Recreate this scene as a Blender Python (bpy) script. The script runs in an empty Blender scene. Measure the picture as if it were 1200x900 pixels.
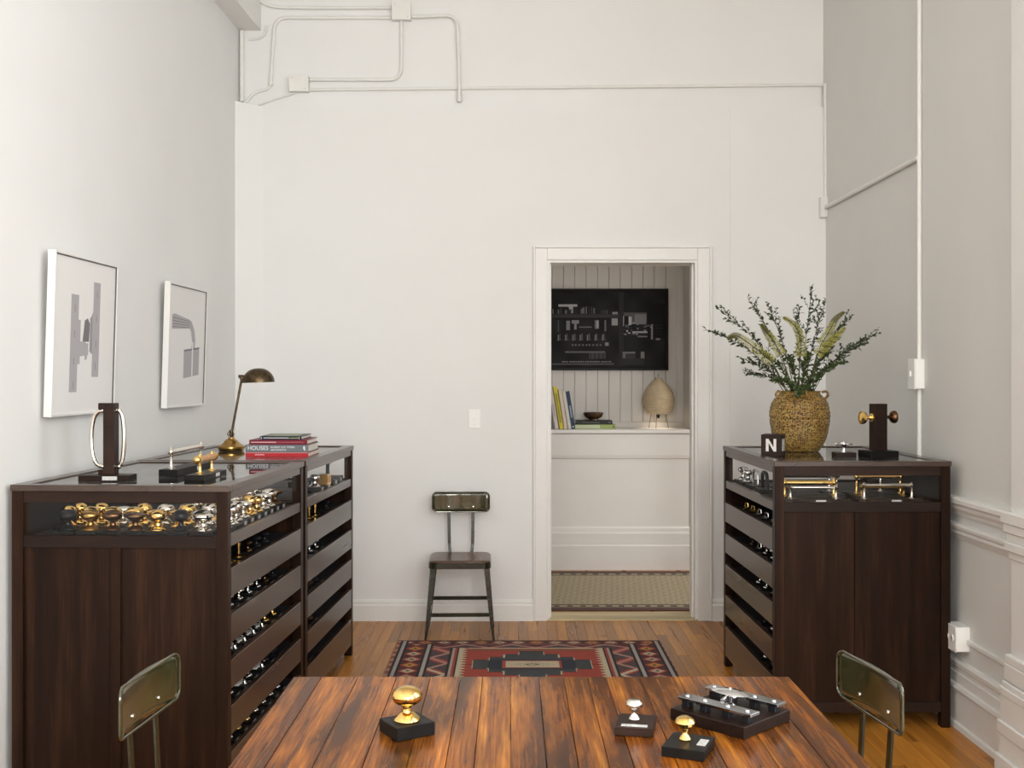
import bpy, bmesh, math, random
from mathutils import Vector, Matrix
R = math.radians
random.seed(7)
S = bpy.context.scene
C = S.collection

# ---------------------------------------------------------------- camera, world, lights, exposure
F, HORIZON, CAMZ = 1290.0, 440.0, 1.52           # focal length and horizon row for a 1200x900 frame
cam = bpy.data.cameras.new('camera')
cam.sensor_width = 36.0
cam.lens = 36.0 * F / 1200.0
cam.shift_y = (HORIZON - 450.0) / 1200.0
cam.clip_start = 0.05
camo = bpy.data.objects.new('camera', cam)
C.objects.link(camo)
camo.location = (0, 0, CAMZ)
camo.rotation_euler = (R(90), 0, 0)
S.camera = camo
S.view_settings.view_transform = 'Standard'
S.view_settings.look = 'None'
S.view_settings.exposure = 0.2
S.view_settings.gamma = 1.0
S.view_settings.use_curve_mapping = False

world = bpy.data.worlds.new('world')
S.world = world
world.use_nodes = True
world.node_tree.nodes['Background'].inputs[0].default_value = (0.75, 0.86, 1.0, 1)
world.node_tree.nodes['Background'].inputs[1].default_value = 0.6

def area(name, loc, rot, sx, sy, power, col):
    l = bpy.data.lights.new(name, 'AREA')
    l.shape = 'RECTANGLE'; l.size = sx; l.size_y = sy
    l.energy = power; l.color = col
    o = bpy.data.objects.new(name, l)
    C.objects.link(o)
    o.location = loc; o.rotation_euler = rot
    return o
# daylight in the window openings (two on the right wall near the camera, two behind, one in the hall)
for yc, e_ in ((0.1, 118), (2.35, 46)):
    area('window_daylight', (2.20, yc, 2.35), (0, R(90), 0), 2.7, 1.5, e_, (0.95, 0.975, 1.0))
for xc, e_ in ((-1.0, 75), (1.1, 215)):
    area('window_daylight', (xc, -3.28, 2.35), (R(90), 0, 0), 1.5, 2.7, e_, (1.0, 0.982, 0.95))
area('hall_daylight', (4.0, 7.8, 1.7), (0, R(90), 0), 2.0, 1.3, 52, (1.0, 0.95, 0.89))

# ---------------------------------------------------------------- materials
def newmat(name):
    m = bpy.data.materials.new(name); m.use_nodes = True
    nt = m.node_tree
    return m, nt, nt.nodes['Principled BSDF'], nt.nodes, nt.links
def setp(b, base=None, rough=None, metal=None, spec=None, coat=None, coat_rough=None):
    if base is not None: b.inputs['Base Color'].default_value = (*base, 1)
    if rough is not None: b.inputs['Roughness'].default_value = rough
    if metal is not None: b.inputs['Metallic'].default_value = metal
    if spec is not None: b.inputs['Specular IOR Level'].default_value = spec
    if coat is not None: b.inputs['Coat Weight'].default_value = coat
    if coat_rough is not None: b.inputs['Coat Roughness'].default_value = coat_rough
def plain(name, base, rough=0.5, metal=0.0, spec=0.5, var=0.0, scale=30.0, bump=0.0, coat=0.0):
    m, nt, b, N, L = newmat(name)
    setp(b, base, rough, metal, spec, coat, 0.1)
    if var or bump:
        tc = N.new('ShaderNodeTexCoord'); n = N.new('ShaderNodeTexNoise')
        n.inputs['Scale'].default_value = scale; n.inputs['Detail'].default_value = 4
        L.new(tc.outputs['Object'], n.inputs['Vector'])
        if var:
            r = N.new('ShaderNodeValToRGB')
            r.color_ramp.elements[0].position = 0.3; r.color_ramp.elements[1].position = 0.7
            r.color_ramp.elements[0].color = (*[c * (1 - var) for c in base], 1)
            r.color_ramp.elements[1].color = (*[min(1, c * (1 + var)) for c in base], 1)
            L.new(n.outputs['Fac'], r.inputs['Fac']); L.new(r.outputs['Color'], b.inputs['Base Color'])
        if bump:
            bp = N.new('ShaderNodeBump'); bp.inputs['Strength'].default_value = bump
            bp.inputs['Distance'].default_value = 0.002
            L.new(n.outputs['Fac'], bp.inputs['Height']); L.new(bp.outputs['Normal'], b.inputs['Normal'])
    return m
def wood(name, stops, axis=2, scale=9.0, stretch=0.07, rough=(0.3, 0.45), rand=0.3, spec=0.5, streak=0.0, coat=0.0, bump=0.15, dist=0.6):
    """grain stretched along axis; each object takes its own grain offset and tone."""
    m, nt, b, N, L = newmat(name)
    tc = N.new('ShaderNodeTexCoord'); oi = N.new('ShaderNodeObjectInfo')
    mp = N.new('ShaderNodeMapping')
    sc = [1, 1, 1]; sc[axis] = stretch
    mp.inputs['Scale'].default_value = sc
    L.new(tc.outputs['Object'], mp.inputs['Vector'])
    mul = N.new('ShaderNodeMath'); mul.operation = 'MULTIPLY'; mul.inputs[1].default_value = 37.0
    L.new(oi.outputs['Random'], mul.inputs[0])
    add = N.new('ShaderNodeVectorMath'); add.operation = 'ADD'
    L.new(mp.outputs['Vector'], add.inputs[0]); L.new(mul.outputs[0], add.inputs[1])
    n1 = N.new('ShaderNodeTexNoise'); n1.inputs['Scale'].default_value = scale
    n1.inputs['Detail'].default_value = 6; n1.inputs['Distortion'].default_value = dist
    L.new(add.outputs[0], n1.inputs['Vector'])
    n2 = N.new('ShaderNodeTexNoise'); n2.inputs['Scale'].default_value = scale * 9
    n2.inputs['Detail'].default_value = 3
    L.new(add.outputs[0], n2.inputs['Vector'])
    mx = N.new('ShaderNodeMix'); mx.data_type = 'FLOAT'; mx.inputs[0].default_value = 0.35
    L.new(n1.outputs['Fac'], mx.inputs[2]); L.new(n2.outputs['Fac'], mx.inputs[3])
    r = N.new('ShaderNodeValToRGB')
    e = r.color_ramp.elements
    while len(e) < len(stops): e.new(0.5)
    for k, (p, c) in enumerate(stops):
        e[k].position = p; e[k].color = (*c, 1)
    L.new(mx.outputs[0], r.inputs['Fac'])
    hs = N.new('ShaderNodeHueSaturation')
    mr = N.new('ShaderNodeMapRange'); mr.inputs[3].default_value = 1 - rand; mr.inputs[4].default_value = 1 + rand
    L.new(oi.outputs['Random'], mr.inputs[0]); L.new(mr.outputs[0], hs.inputs['Value'])
    L.new(r.outputs['Color'], hs.inputs['Color'])
    out = hs.outputs['Color']
    if streak:
        # old dark stains in the wood, continuous across boards
        n3 = N.new('ShaderNodeTexNoise'); n3.inputs['Scale'].default_value = 5.0; n3.inputs['Detail'].default_value = 5
        mp3 = N.new('ShaderNodeMapping'); s3 = [2.2, 2.2, 2.2]; s3[axis] = 0.42; mp3.inputs['Scale'].default_value = s3
        L.new(tc.outputs['Object'], mp3.inputs['Vector']); L.new(mp3.outputs['Vector'], n3.inputs['Vector'])
        r3 = N.new('ShaderNodeValToRGB')
        r3.color_ramp.elements[0].position = 0.34; r3.color_ramp.elements[1].position = 0.62
        r3.color_ramp.elements[0].color = (1 - streak, 1 - streak, 1 - streak, 1); r3.color_ramp.elements[1].color = (1, 1, 1, 1)
        L.new(n3.outputs['Fac'], r3.inputs['Fac'])
        mm = N.new('ShaderNodeMix'); mm.data_type = 'RGBA'; mm.blend_type = 'MULTIPLY'; mm.inputs[0].default_value = 1.0
        L.new(out, mm.inputs[6]); L.new(r3.outputs['Color'], mm.inputs[7]); out = mm.outputs[2]
    L.new(out, b.inputs['Base Color'])
    rr = N.new('ShaderNodeMapRange'); rr.inputs[3].default_value = rough[0]; rr.inputs[4].default_value = rough[1]
    L.new(n1.outputs['Fac'], rr.inputs[0]); L.new(rr.outputs[0], b.inputs['Roughness'])
    setp(b, spec=spec, coat=coat, coat_rough=0.12)
    bp = N.new('ShaderNodeBump'); bp.inputs['Strength'].default_value = bump; bp.inputs['Distance'].default_value = 0.0008
    L.new(n2.outputs['Fac'], bp.inputs['Height']); L.new(bp.outputs['Normal'], b.inputs['Normal'])
    return m
def glassmat(name, tint=(1, 1, 1), refl=0.985):
    m, nt, b, N, L = newmat(name)
    N.remove(b)
    t = N.new('ShaderNodeBsdfTransparent'); t.inputs[0].default_value = (*tint, 1)
    g = N.new('ShaderNodeBsdfGlossy'); g.inputs['Roughness'].default_value = 0.01
    # Schlick reflectance of a thin pane, the same from both sides
    ge = N.new('ShaderNodeNewGeometry')
    dt = N.new('ShaderNodeVectorMath'); dt.operation = 'DOT_PRODUCT'
    L.new(ge.outputs['Incoming'], dt.inputs[0]); L.new(ge.outputs['Normal'], dt.inputs[1])
    ab = N.new('ShaderNodeMath'); ab.operation = 'ABSOLUTE'; L.new(dt.outputs['Value'], ab.inputs[0])
    om = N.new('ShaderNodeMath'); om.operation = 'SUBTRACT'; om.inputs[0].default_value = 1.0; L.new(ab.outputs[0], om.inputs[1])
    pw_ = N.new('ShaderNodeMath'); pw_.operation = 'POWER'; pw_.inputs[1].default_value = 4.4; L.new(om.outputs[0], pw_.inputs[0])
    f = N.new('ShaderNodeMath'); f.operation = 'MULTIPLY_ADD'; f.inputs[1].default_value = refl; f.inputs[2].default_value = 0.012
    L.new(pw_.outputs[0], f.inputs[0])
    mx = N.new('ShaderNodeMixShader')
    L.new(f.outputs[0], mx.inputs[0]); L.new(t.outputs[0], mx.inputs[1]); L.new(g.outputs[0], mx.inputs[2])
    L.new(mx.outputs[0], N['Material Output'].inputs[0])
    return m
def painted(name, rough=0.9, fine=0.0, sheen=0.0):
    """colour comes from the face colours of the woven or printed mesh."""
    m, nt, b, N, L = newmat(name)
    a = N.new('ShaderNodeAttribute'); a.attribute_name = 'col'
    out = a.outputs['Color']
    if fine:
        tc = N.new('ShaderNodeTexCoord'); n = N.new('ShaderNodeTexNoise'); n.inputs['Scale'].default_value = 160
        L.new(tc.outputs['Object'], n.inputs['Vector'])
        r = N.new('ShaderNodeValToRGB')
        r.color_ramp.elements[0].color = (1 - fine,) * 3 + (1,); r.color_ramp.elements[1].color = (1, 1, 1, 1)
        r.color_ramp.elements[0].position = 0.35; r.color_ramp.elements[1].position = 0.6
        L.new(n.outputs['Fac'], r.inputs['Fac'])
        mm = N.new('ShaderNodeMix'); mm.data_type = 'RGBA'; mm.blend_type = 'MULTIPLY'; mm.inputs[0].default_value = 1
        L.new(out, mm.inputs[6]); L.new(r.outputs['Color'], mm.inputs[7]); out = mm.outputs[2]
        bp = N.new('ShaderNodeBump'); bp.inputs['Strength'].default_value = 0.6; bp.inputs['Distance'].default_value = 0.002
        L.new(n.outputs['Fac'], bp.inputs['Height']); L.new(bp.outputs['Normal'], b.inputs['Normal'])
    L.new(out, b.inputs['Base Color'])
    setp(b, rough=rough)
    return m

M = {}
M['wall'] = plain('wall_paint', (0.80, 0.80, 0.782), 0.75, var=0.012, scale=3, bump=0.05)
M['trimw'] = plain('trim_paint', (0.80, 0.79, 0.76), 0.42, var=0.015, scale=8, bump=0.04)
M['rwall_shaded'] = plain('right_wall_shaded_paint', (0.71, 0.705, 0.675), 0.7, var=0.012, scale=3, bump=0.05)  # wall paint in a darker copy: the right wall's shade put into its colour
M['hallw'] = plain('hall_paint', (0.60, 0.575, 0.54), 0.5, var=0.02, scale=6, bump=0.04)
M['ceil'] = plain('ceiling_paint', (0.82, 0.81, 0.78), 0.9)
M['conduit'] = plain('conduit_paint', (0.78, 0.775, 0.74), 0.5, var=0.02, scale=20)
M['whiteplastic'] = plain('white_plastic', (0.86, 0.86, 0.83), 0.35)
M['oak'] = wood('oak_strip', [(0.25, (0.20, 0.068, 0.010)), (0.5, (0.40, 0.160, 0.024)), (0.75, (0.58, 0.27, 0.050))], axis=1, scale=14, stretch=0.05, rough=(0.22, 0.36), rand=0.28, bump=0.06, spec=0.25)
M['subfloor'] = plain('floor_gap', (0.05, 0.025, 0.012), 0.8)
M['tablewood'] = wood('old_table_wood', [(0.28, (0.030, 0.009, 0.002)), (0.44, (0.14, 0.038, 0.005)), (0.57, (0.36, 0.112, 0.011)), (0.72, (0.74, 0.30, 0.036))], axis=1, scale=22, stretch=0.04, rough=(0.16, 0.30), rand=0.24, streak=0.78, bump=0.10, spec=0.16, dist=0.35)
M['walnut'] = wood('dark_walnut', [(0.30, (0.008, 0.0032, 0.0017)), (0.5, (0.017, 0.0068, 0.0031)), (0.72, (0.042, 0.0175, 0.0075))], axis=2, scale=17, stretch=0.045, rough=(0.30, 0.42), rand=0.12, bump=0.06, spec=0.15)
M['walnut_y'] = wood('dark_walnut_long', [(0.25, (0.022, 0.011, 0.007)), (0.5, (0.042, 0.021, 0.012)), (0.78, (0.072, 0.038, 0.022))], axis=1, scale=12, stretch=0.06, rough=(0.24, 0.34), rand=0.10, bump=0.04, spec=0.7, coat=0.25)
M['inner'] = plain('cabinet_interior', (0.012, 0.011, 0.012), 0.6)
M['glass'] = glassmat('top_glass')
M['pane'] = glassmat('low_glare_pane_glass', refl=0.05)
M['brass'] = plain('polished_brass', (0.90, 0.60, 0.20), 0.14, 1.0)
M['agedbrass'] = plain('aged_brass', (0.42, 0.25, 0.075), 0.28, 1.0, var=0.25, scale=40)
M['nickel'] = plain('polished_nickel', (0.78, 0.74, 0.67), 0.12, 1.0)
M['steel'] = plain('dark_polished_steel', (0.36, 0.37, 0.39), 0.14, 1.0)
M['chrome'] = plain('chrome', (0.80, 0.81, 0.82), 0.06, 1.0)
M['bronze'] = plain('dark_bronze', (0.16, 0.085, 0.045), 0.3, 1.0, var=0.2, scale=40)
M['lampbronze'] = plain('lamp_bronze', (0.10, 0.07, 0.04), 0.36, 1.0, var=0.45, scale=45)
M['blackmetal'] = plain('black_metal', (0.008, 0.008, 0.010), 0.35, spec=0.3)
M['block'] = plain('black_block', (0.006, 0.0055, 0.005), 0.42, var=0.2, scale=40, spec=0.2)
M['brownblock'] = wood('brown_block', [(0.25, (0.010, 0.0045, 0.003)), (0.6, (0.022, 0.010, 0.006)), (0.8, (0.036, 0.017, 0.010))], axis=0, scale=20, rough=(0.35, 0.5), spec=0.2)
M['plate'] = plain('label_plate', (0.62, 0.62, 0.60), 0.3, 0.35, var=0.25, scale=240)
M['porcelain'] = plain('white_porcelain', (0.82, 0.80, 0.74), 0.15)
M['leather'] = plain('tan_leather', (0.50, 0.27, 0.12), 0.5, var=0.2, scale=60)
M['chairmetal'] = plain('olive_black_enamel', (0.020, 0.020, 0.010), 0.22, 0.0, spec=0.5, var=0.35, scale=25, coat=0.3)
M['chairback'] = plain('olive_enamel_backrest', (0.050, 0.050, 0.022), 0.12, 0.25, spec=0.8, var=0.3, scale=18, coat=0.8)
M['chairseat'] = wood('brown_chair_seat', [(0.25, (0.030, 0.013, 0.007)), (0.5, (0.075, 0.032, 0.016)), (0.8, (0.13, 0.06, 0.03))], axis=1, scale=9, rough=(0.2, 0.32))
M['framewhite'] = plain('silver_white_frame', (0.80, 0.79, 0.76), 0.3, 0.15)
M['frameinner'] = plain('frame_dark_liner', (0.10, 0.085, 0.08), 0.5)  # dark liner strips inside the print frames
M['paper'] = plain('print_paper', (0.80, 0.79, 0.77), 0.6)
M['ink1'] = plain('grey_print_ink', (0.42, 0.405, 0.42), 0.7)
M['ink2'] = plain('dark_print_ink', (0.19, 0.18, 0.185), 0.7)
M['black'] = plain('black_frame', (0.008, 0.007, 0.007), 0.4, spec=0.12)
M['rug'] = painted('woven_wool', 0.95, 0.35)
M['sisal'] = painted('sisal_runner', 0.95, 0.3)
M['print'] = painted('photo_print', 0.5)
M['print'].node_tree.nodes['Principled BSDF'].inputs['Specular IOR Level'].default_value = 0.08
M['threshold'] = wood('worn_threshold', [(0.25, (0.24, 0.18, 0.10)), (0.5, (0.42, 0.34, 0.20)), (0.8, (0.55, 0.47, 0.30))], axis=0, scale=14, rough=(0.5, 0.7))
M['shade'] = plain('paper_lampshade', (0.52, 0.42, 0.28), 0.85, var=0.12, scale=22, bump=0.4)
M['wire'] = plain('lamp_wire', (0.03, 0.025, 0.02), 0.4, 0.6)
M['bowl'] = plain('dark_bowl_glaze', (0.055, 0.026, 0.010), 0.22, var=0.5, scale=18, coat=0.4)
M['leafd'] = plain('dark_leaf', (0.030, 0.045, 0.016), 0.5, var=0.35, scale=30)
M['leafm'] = plain('mid_leaf', (0.055, 0.085, 0.022), 0.5, var=0.35, scale=30)
M['stem'] = plain('plant_stem', (0.065, 0.075, 0.025), 0.6)
M['lily'] = plain('foxtail_floret', (0.60, 0.58, 0.13), 0.6, var=0.3, scale=50)
M['lily2'] = plain('foxtail_bud', (0.23, 0.22, 0.055), 0.6, var=0.35, scale=50)
def cmat(name, col, rough=0.5):
    k = 'c_' + name
    if k not in M: M[k] = plain(name, col, rough, spec=0.22)
    return M[k]
# jar: ochre basket-like glaze with rows of dark pits
def jarmat():
    m, nt, b, N, L = newmat('ochre_pitted_glaze')
    tc = N.new('ShaderNodeTexCoord')
    sep = N.new('ShaderNodeSeparateXYZ'); L.new(tc.outputs['Object'], sep.inputs[0])
    at = N.new('ShaderNodeMath'); at.operation = 'ARCTAN2'
    L.new(sep.outputs['Y'], at.inputs[0]); L.new(sep.outputs['X'], at.inputs[1])
    cb = N.new('ShaderNodeCombineXYZ')
    s1 = N.new('ShaderNodeMath'); s1.operation = 'MULTIPLY'; s1.inputs[1].default_value = 12.0
    s2 = N.new('ShaderNodeMath'); s2.operation = 'MULTIPLY'; s2.inputs[1].default_value = 150.0
    L.new(at.outputs[0], s1.inputs[0]); L.new(sep.outputs['Z'], s2.inputs[0])
    L.new(s1.outputs[0], cb.inputs[0]); L.new(s2.outputs[0], cb.inputs[1])
    v = N.new('ShaderNodeTexVoronoi'); v.inputs['Scale'].default_value = 1.0; v.inputs['Randomness'].default_value = 0.6
    L.new(cb.outputs[0], v.inputs['Vector'])
    r = N.new('ShaderNodeValToRGB')
    e = r.color_ramp.elements
    e[0].position = 0.29; e[0].color = (0.030, 0.014, 0.005, 1)
    e[1].position = 0.46; e[1].color = (0.29, 0.185, 0.052, 1)
    n = e.new(0.8); n.color = (0.50, 0.35, 0.105, 1)
    L.new(v.outputs['Distance'], r.inputs['Fac'])
    nz = N.new('ShaderNodeTexNoise'); nz.inputs['Scale'].default_value = 14; nz.inputs['Detail'].default_value = 5
    L.new(tc.outputs['Object'], nz.inputs['Vector'])
    r2 = N.new('ShaderNodeValToRGB'); r2.color_ramp.elements[0].position = 0.3; r2.color_ramp.elements[1].position = 0.7
    r2.color_ramp.elements[0].color = (0.62, 0.5, 0.4, 1); r2.color_ramp.elements[1].color = (1, 1, 1, 1)
    L.new(nz.outputs['Fac'], r2.inputs['Fac'])
    mm = N.new('ShaderNodeMix'); mm.data_type = 'RGBA'; mm.blend_type = 'MULTIPLY'; mm.inputs[0].default_value = 1
    L.new(r.outputs['Color'], mm.inputs[6]); L.new(r2.outputs['Color'], mm.inputs[7])
    L.new(mm.outputs[2], b.inputs['Base Color'])
    bp = N.new('ShaderNodeBump'); bp.inputs['Strength'].default_value = 0.8; bp.inputs['Distance'].default_value = 0.004
    L.new(v.outputs['Distance'], bp.inputs['Height']); L.new(bp.outputs['Normal'], b.inputs['Normal'])
    setp(b, rough=0.42, spec=0.4)
    return m
M['jar'] = jarmat()

# ---------------------------------------------------------------- mesh helpers
def wp(px, py, Y):
    """point at depth Y on the sight line of photo pixel (px, py)."""
    return Vector(((px - 600) / F * Y, Y, CAMZ - (py - HORIZON) / F * Y))
class MB:
    def __init__(s): s.v = []; s.f = []; s.m = []; s.sm = []; s.cur = 0
    def add(s, vs, fs, T=None, smooth=False):
        o = len(s.v)
        s.v += [(T @ Vector(p)) if T is not None else Vector(p) for p in vs]
        for f in fs:
            s.f.append([i + o for i in f]); s.m.append(s.cur); s.sm.append(smooth)
        return s
    def box(s, x0, x1, y0, y1, z0, z1, T=None, bev=0.0):
        if bev:
            bm = bmesh.new(); bmesh.ops.create_cube(bm, size=1)
            for v in bm.verts:
                v.co = ((x0 + x1) / 2 + v.co.x * (x1 - x0), (y0 + y1) / 2 + v.co.y * (y1 - y0), (z0 + z1) / 2 + v.co.z * (z1 - z0))
            bmesh.ops.bevel(bm, geom=list(bm.edges), offset=bev, segments=1, affect='EDGES')
            bm.verts.index_update()
            s.add([v.co.copy() for v in bm.verts], [[v.index for v in f.verts] for f in bm.faces], T); bm.free()
            return s
        vs = [(x0, y0, z0), (x1, y0, z0), (x1, y1, z0), (x0, y1, z0), (x0, y0, z1), (x1, y0, z1), (x1, y1, z1), (x0, y1, z1)]
        return s.add(vs, [(0, 3, 2, 1), (4, 5, 6, 7), (0, 1, 5, 4), (1, 2, 6, 5), (2, 3, 7, 6), (3, 0, 4, 7)], T)
    def lathe(s, prof, seg=24, T=None, cap=True):
        vs = []; fs = []; n = len(prof)
        for k in range(seg):
            a = 2 * math.pi * k / seg
            for r, z in prof: vs.append((r * math.cos(a), r * math.sin(a), z))
        for k in range(seg):
            k2 = (k + 1) % seg
            for j in range(n - 1):
                fs.append((k * n + j, k2 * n + j, k2 * n + j + 1, k * n + j + 1))
        if cap and prof[0][0] > 1e-5: fs.append([k * n for k in range(seg)][::-1])
        if cap and prof[-1][0] > 1e-5: fs.append([k * n + n - 1 for k in range(seg)])
        return s.add(vs, fs, T, True)
    def tube(s, pts, r, seg=8, T=None, cap=True):
        pts = [Vector(p) for p in pts]; n = len(pts)
        rs = r if isinstance(r, (list, tuple)) else [r] * n
        vs = []; fs = []
        up = None
        for i, p in enumerate(pts):
            d = (pts[min(i + 1, n - 1)] - pts[max(i - 1, 0)])
            d = d.normalized() if d.length > 1e-9 else Vector((0, 0, 1))
            if up is None:
                up = Vector((0, 0, 1)) if abs(d.z) < 0.9 else Vector((1, 0, 0))
            a = d.cross(up)
            if a.length < 1e-6: a = d.cross(Vector((0, 1, 0)))
            a.normalize(); b = a.cross(d).normalized(); up = b
            for k in range(seg):
                t = 2 * math.pi * k / seg
                vs.append(p + a * (rs[i] * math.cos(t)) + b * (rs[i] * math.sin(t)))
        for i in range(n - 1):
            for k in range(seg):
                k2 = (k + 1) % seg
                fs.append((i * seg + k, i * seg + k2, (i + 1) * seg + k2, (i + 1) * seg + k))
        if cap:
            fs.append(list(range(seg))[::-1]); fs.append([(n - 1) * seg + k for k in range(seg)])
        return s.add(vs, fs, T, True)
    def prism(s, poly, h0, h1, T=None, axis=2):
        """polygon extruded; axis 2: (x,y)->z, axis 1: (x,z) along y, axis 0: (y,z) along x."""
        def P(p, h):
            return (p[0], p[1], h) if axis == 2 else ((p[0], h, p[1]) if axis == 1 else (h, p[0], p[1]))
        n = len(poly)
        vs = [P(p, h0) for p in poly] + [P(p, h1) for p in poly]
        fs = [list(range(n))[::-1], list(range(n, 2 * n))] + [(i, (i + 1) % n, n + (i + 1) % n, n + i) for i in range(n)]
        return s.add(vs, fs, T)
    def ball(s, r, T=None, seg=14, sz=1.0):
        pr = [(max(r * math.sin(math.pi * i / 10), 0.0), -r * sz * math.cos(math.pi * i / 10)) for i in range(11)]
        return s.lathe(pr, seg, T)
    def build(s, name, mats, parent=None, fixn=True, angle=40):
        me = bpy.data.meshes.new(name)
        me.from_pydata([tuple(v) for v in s.v], [], s.f)
        mats = mats if isinstance(mats, (list, tuple)) else [mats]
        for m in mats: me.materials.append(M[m] if isinstance(m, str) else m)
        me.polygons.foreach_set('material_index', s.m)
        if fixn:
            bm = bmesh.new(); bm.from_mesh(me)
            bmesh.ops.remove_doubles(bm, verts=bm.verts, dist=1e-6)
            bmesh.ops.recalc_face_normals(bm, faces=bm.faces); bm.to_mesh(me); bm.free()
        if any(s.sm):
            me.polygons.foreach_set('use_smooth', [True] * len(me.polygons))
            me.set_sharp_from_angle(angle=R(angle))
        o = bpy.data.objects.new(name, me); C.objects.link(o)
        if parent is not None: o.parent = parent
        return o
def tag(o, label, cat, group=None):
    o['label'] = label; o['category'] = cat
    if group: o['group'] = group
    return o
def thing(name, label, cat, loc=(0, 0, 0), rz=0.0, group=None):
    o = bpy.data.objects.new(name, None); C.objects.link(o)
    o.empty_display_size = 0.05
    o.location = loc; o.rotation_euler = (0, 0, rz)
    return tag(o, label, cat, group)
def struct(o): o['kind'] = 'structure'; return o
def copy_tree(src, parent=None):
    c = src.copy(); C.objects.link(c)
    if parent is not None: c.parent = parent
    for ch in list(src.children): copy_tree(ch, c)
    return c
PROTO = {}
def place(key, builder, loc, rz, label, cat, group=None):
    """first use builds the thing, later uses copy it with all its parts."""
    if key not in PROTO:
        o = builder(); PROTO[key] = o
    else:
        o = copy_tree(PROTO[key])
    o.location = loc; o.rotation_euler = (0, 0, rz)
    o['label'] = label; o['category'] = cat
    if group: o['group'] = group
    elif 'group' in o: del o['group']
    return o
def text_mesh(txt, size, depth=0.0):
    cu = bpy.data.curves.new('t', 'FONT'); cu.body = txt; cu.size = size; cu.extrude = depth
    cu.resolution_u = 3
    ob = bpy.data.objects.new('t', cu); C.objects.link(ob)
    dg = bpy.context.evaluated_depsgraph_get(); dg.update()
    me = bpy.data.meshes.new_from_object(ob.evaluated_get(dg))
    bpy.data.objects.remove(ob); bpy.data.curves.remove(cu)
    return me
def text_obj(name, txt, size, mat, parent, Tm):
    me = text_mesh(txt, size, 0.0004)
    me.materials.clear(); me.materials.append(M[mat] if isinstance(mat, str) else mat)
    me.transform(Tm)
    o = bpy.data.objects.new(name, me); C.objects.link(o); o.parent = parent
    return o
def painted_sheet(name, mat, w, h, nx, ny, fn, th, parent=None, upright=False):
    """a thin slab whose top faces carry the weave or print colours."""
    vs = []; fs = []; cols = []
    for j in range(ny + 1):
        for i in range(nx + 1):
            x, y = w * i / nx, h * j / ny
            vs.append((x, y, th))
    for j in range(ny):
        for i in range(nx):
            a = j * (nx + 1) + i
            fs.append((a, a + 1, a + nx + 2, a + nx + 1)); cols.append(fn(w * (i + 0.5) / nx, h * (j + 0.5) / ny))
    o = len(vs)
    vs += [(0, 0, 0), (w, 0, 0), (w, h, 0), (0, h, 0), (0, 0, th), (w, 0, th), (w, h, th), (0, h, th)]
    for q in ((0, 3, 2, 1), (0, 1, 5, 4), (1, 2, 6, 5), (2, 3, 7, 6), (3, 0, 4, 7)):
        fs.append(tuple(o + k for k in q)); cols.append(cols[0])
    if upright: vs = [(x, -z, y) for x, y, z in vs]
    me = bpy.data.meshes.new(name); me.from_pydata(vs, [], fs)
    ca = me.color_attributes.new('col', 'FLOAT_COLOR', 'CORNER')
    buf = []
    for f, c in zip(fs, cols): buf += [c[0], c[1], c[2], 1.0] * len(f)
    ca.data.foreach_set('color', buf)
    me.materials.append(M[mat])
    ob = bpy.data.objects.new(name, me); C.objects.link(ob)
    if parent is not None: ob.parent = parent
    return ob
def Tr(x=0, y=0, z=0): return Matrix.Translation((x, y, z))
def Rz(a): return Matrix.Rotation(R(a), 4, 'Z')
def Rx(a): return Matrix.Rotation(R(a), 4, 'X')
def Ry(a): return Matrix.Rotation(R(a), 4, 'Y')

# ---------------------------------------------------------------- room shell
YB = 6.83                       # face of the back wall
ZL = 3.185                      # top of the lower, furred-out part of the back wall
CEIL = 4.35
def lwx(y): return -1.8655 + 0.0235 * y      # left wall face
XR = 1.945                      # right wall face
DX0, DX1, DZ = 0.218, 1.150, 2.235           # door opening

struct(MB().box(-2.4, 4.4, -3.5, 8.95, -0.10, -0.014).build('floor', 'subfloor'))
floor = bpy.data.objects['floor']
# oak strips: every strip in view is a piece of its own, from the wall to under the table
bw = 0.0575
ncol = int((XR + 1.86) / bw) + 1
rnd = random.Random(3)
for i in range(ncol):
    x0 = -1.86 + i * bw
    x1 = min(x0 + bw, XR + 0.01)
    y = YB + 0.005
    first = True
    while y > 3.55:
        ln = rnd.uniform(0.25, 1.0) if first else rnd.uniform(0.7, 1.7)
        first = False
        y0 = max(y - ln, 3.3)
        if y0 < 3.75: y0 = 3.3
        mb = MB(); mb.box(0, x1 - x0 - 0.0011, -(y - y0 - 0.0012), 0, -0.014, 0, bev=0.0007)
        o = mb.build('plank', 'oak', floor); o.location = (x0, y, 0)
        y = y0
mb = MB()
for i in range(ncol + 8):
    x0 = -2.3 + i * bw
    mb.box(x0, x0 + bw - 0.001, -3.4, 3.2988, -0.014, 0)
o = mb.build('strip_field', 'oak', floor); o['kind'] = 'stuff'

# back wall: lower furred wall with the doorway, upper wall set back
mb = MB()
mb.box(-2.1, DX0, YB, YB + 0.2, 0, ZL).box(DX1, 4.4, YB, YB + 0.2, 0, ZL).box(DX0, DX1, YB, YB + 0.2, DZ, ZL)
mb.box(-2.1, 2.3, YB + 0.05, YB + 0.2, ZL, CEIL)
struct(mb.build('wall_back', 'wall'))
struct(MB().box(1.352, XR + 0.02, YB - 0.007, YB + 0.01, 0, ZL + 0.001).build('trim_1', 'wall'))
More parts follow.
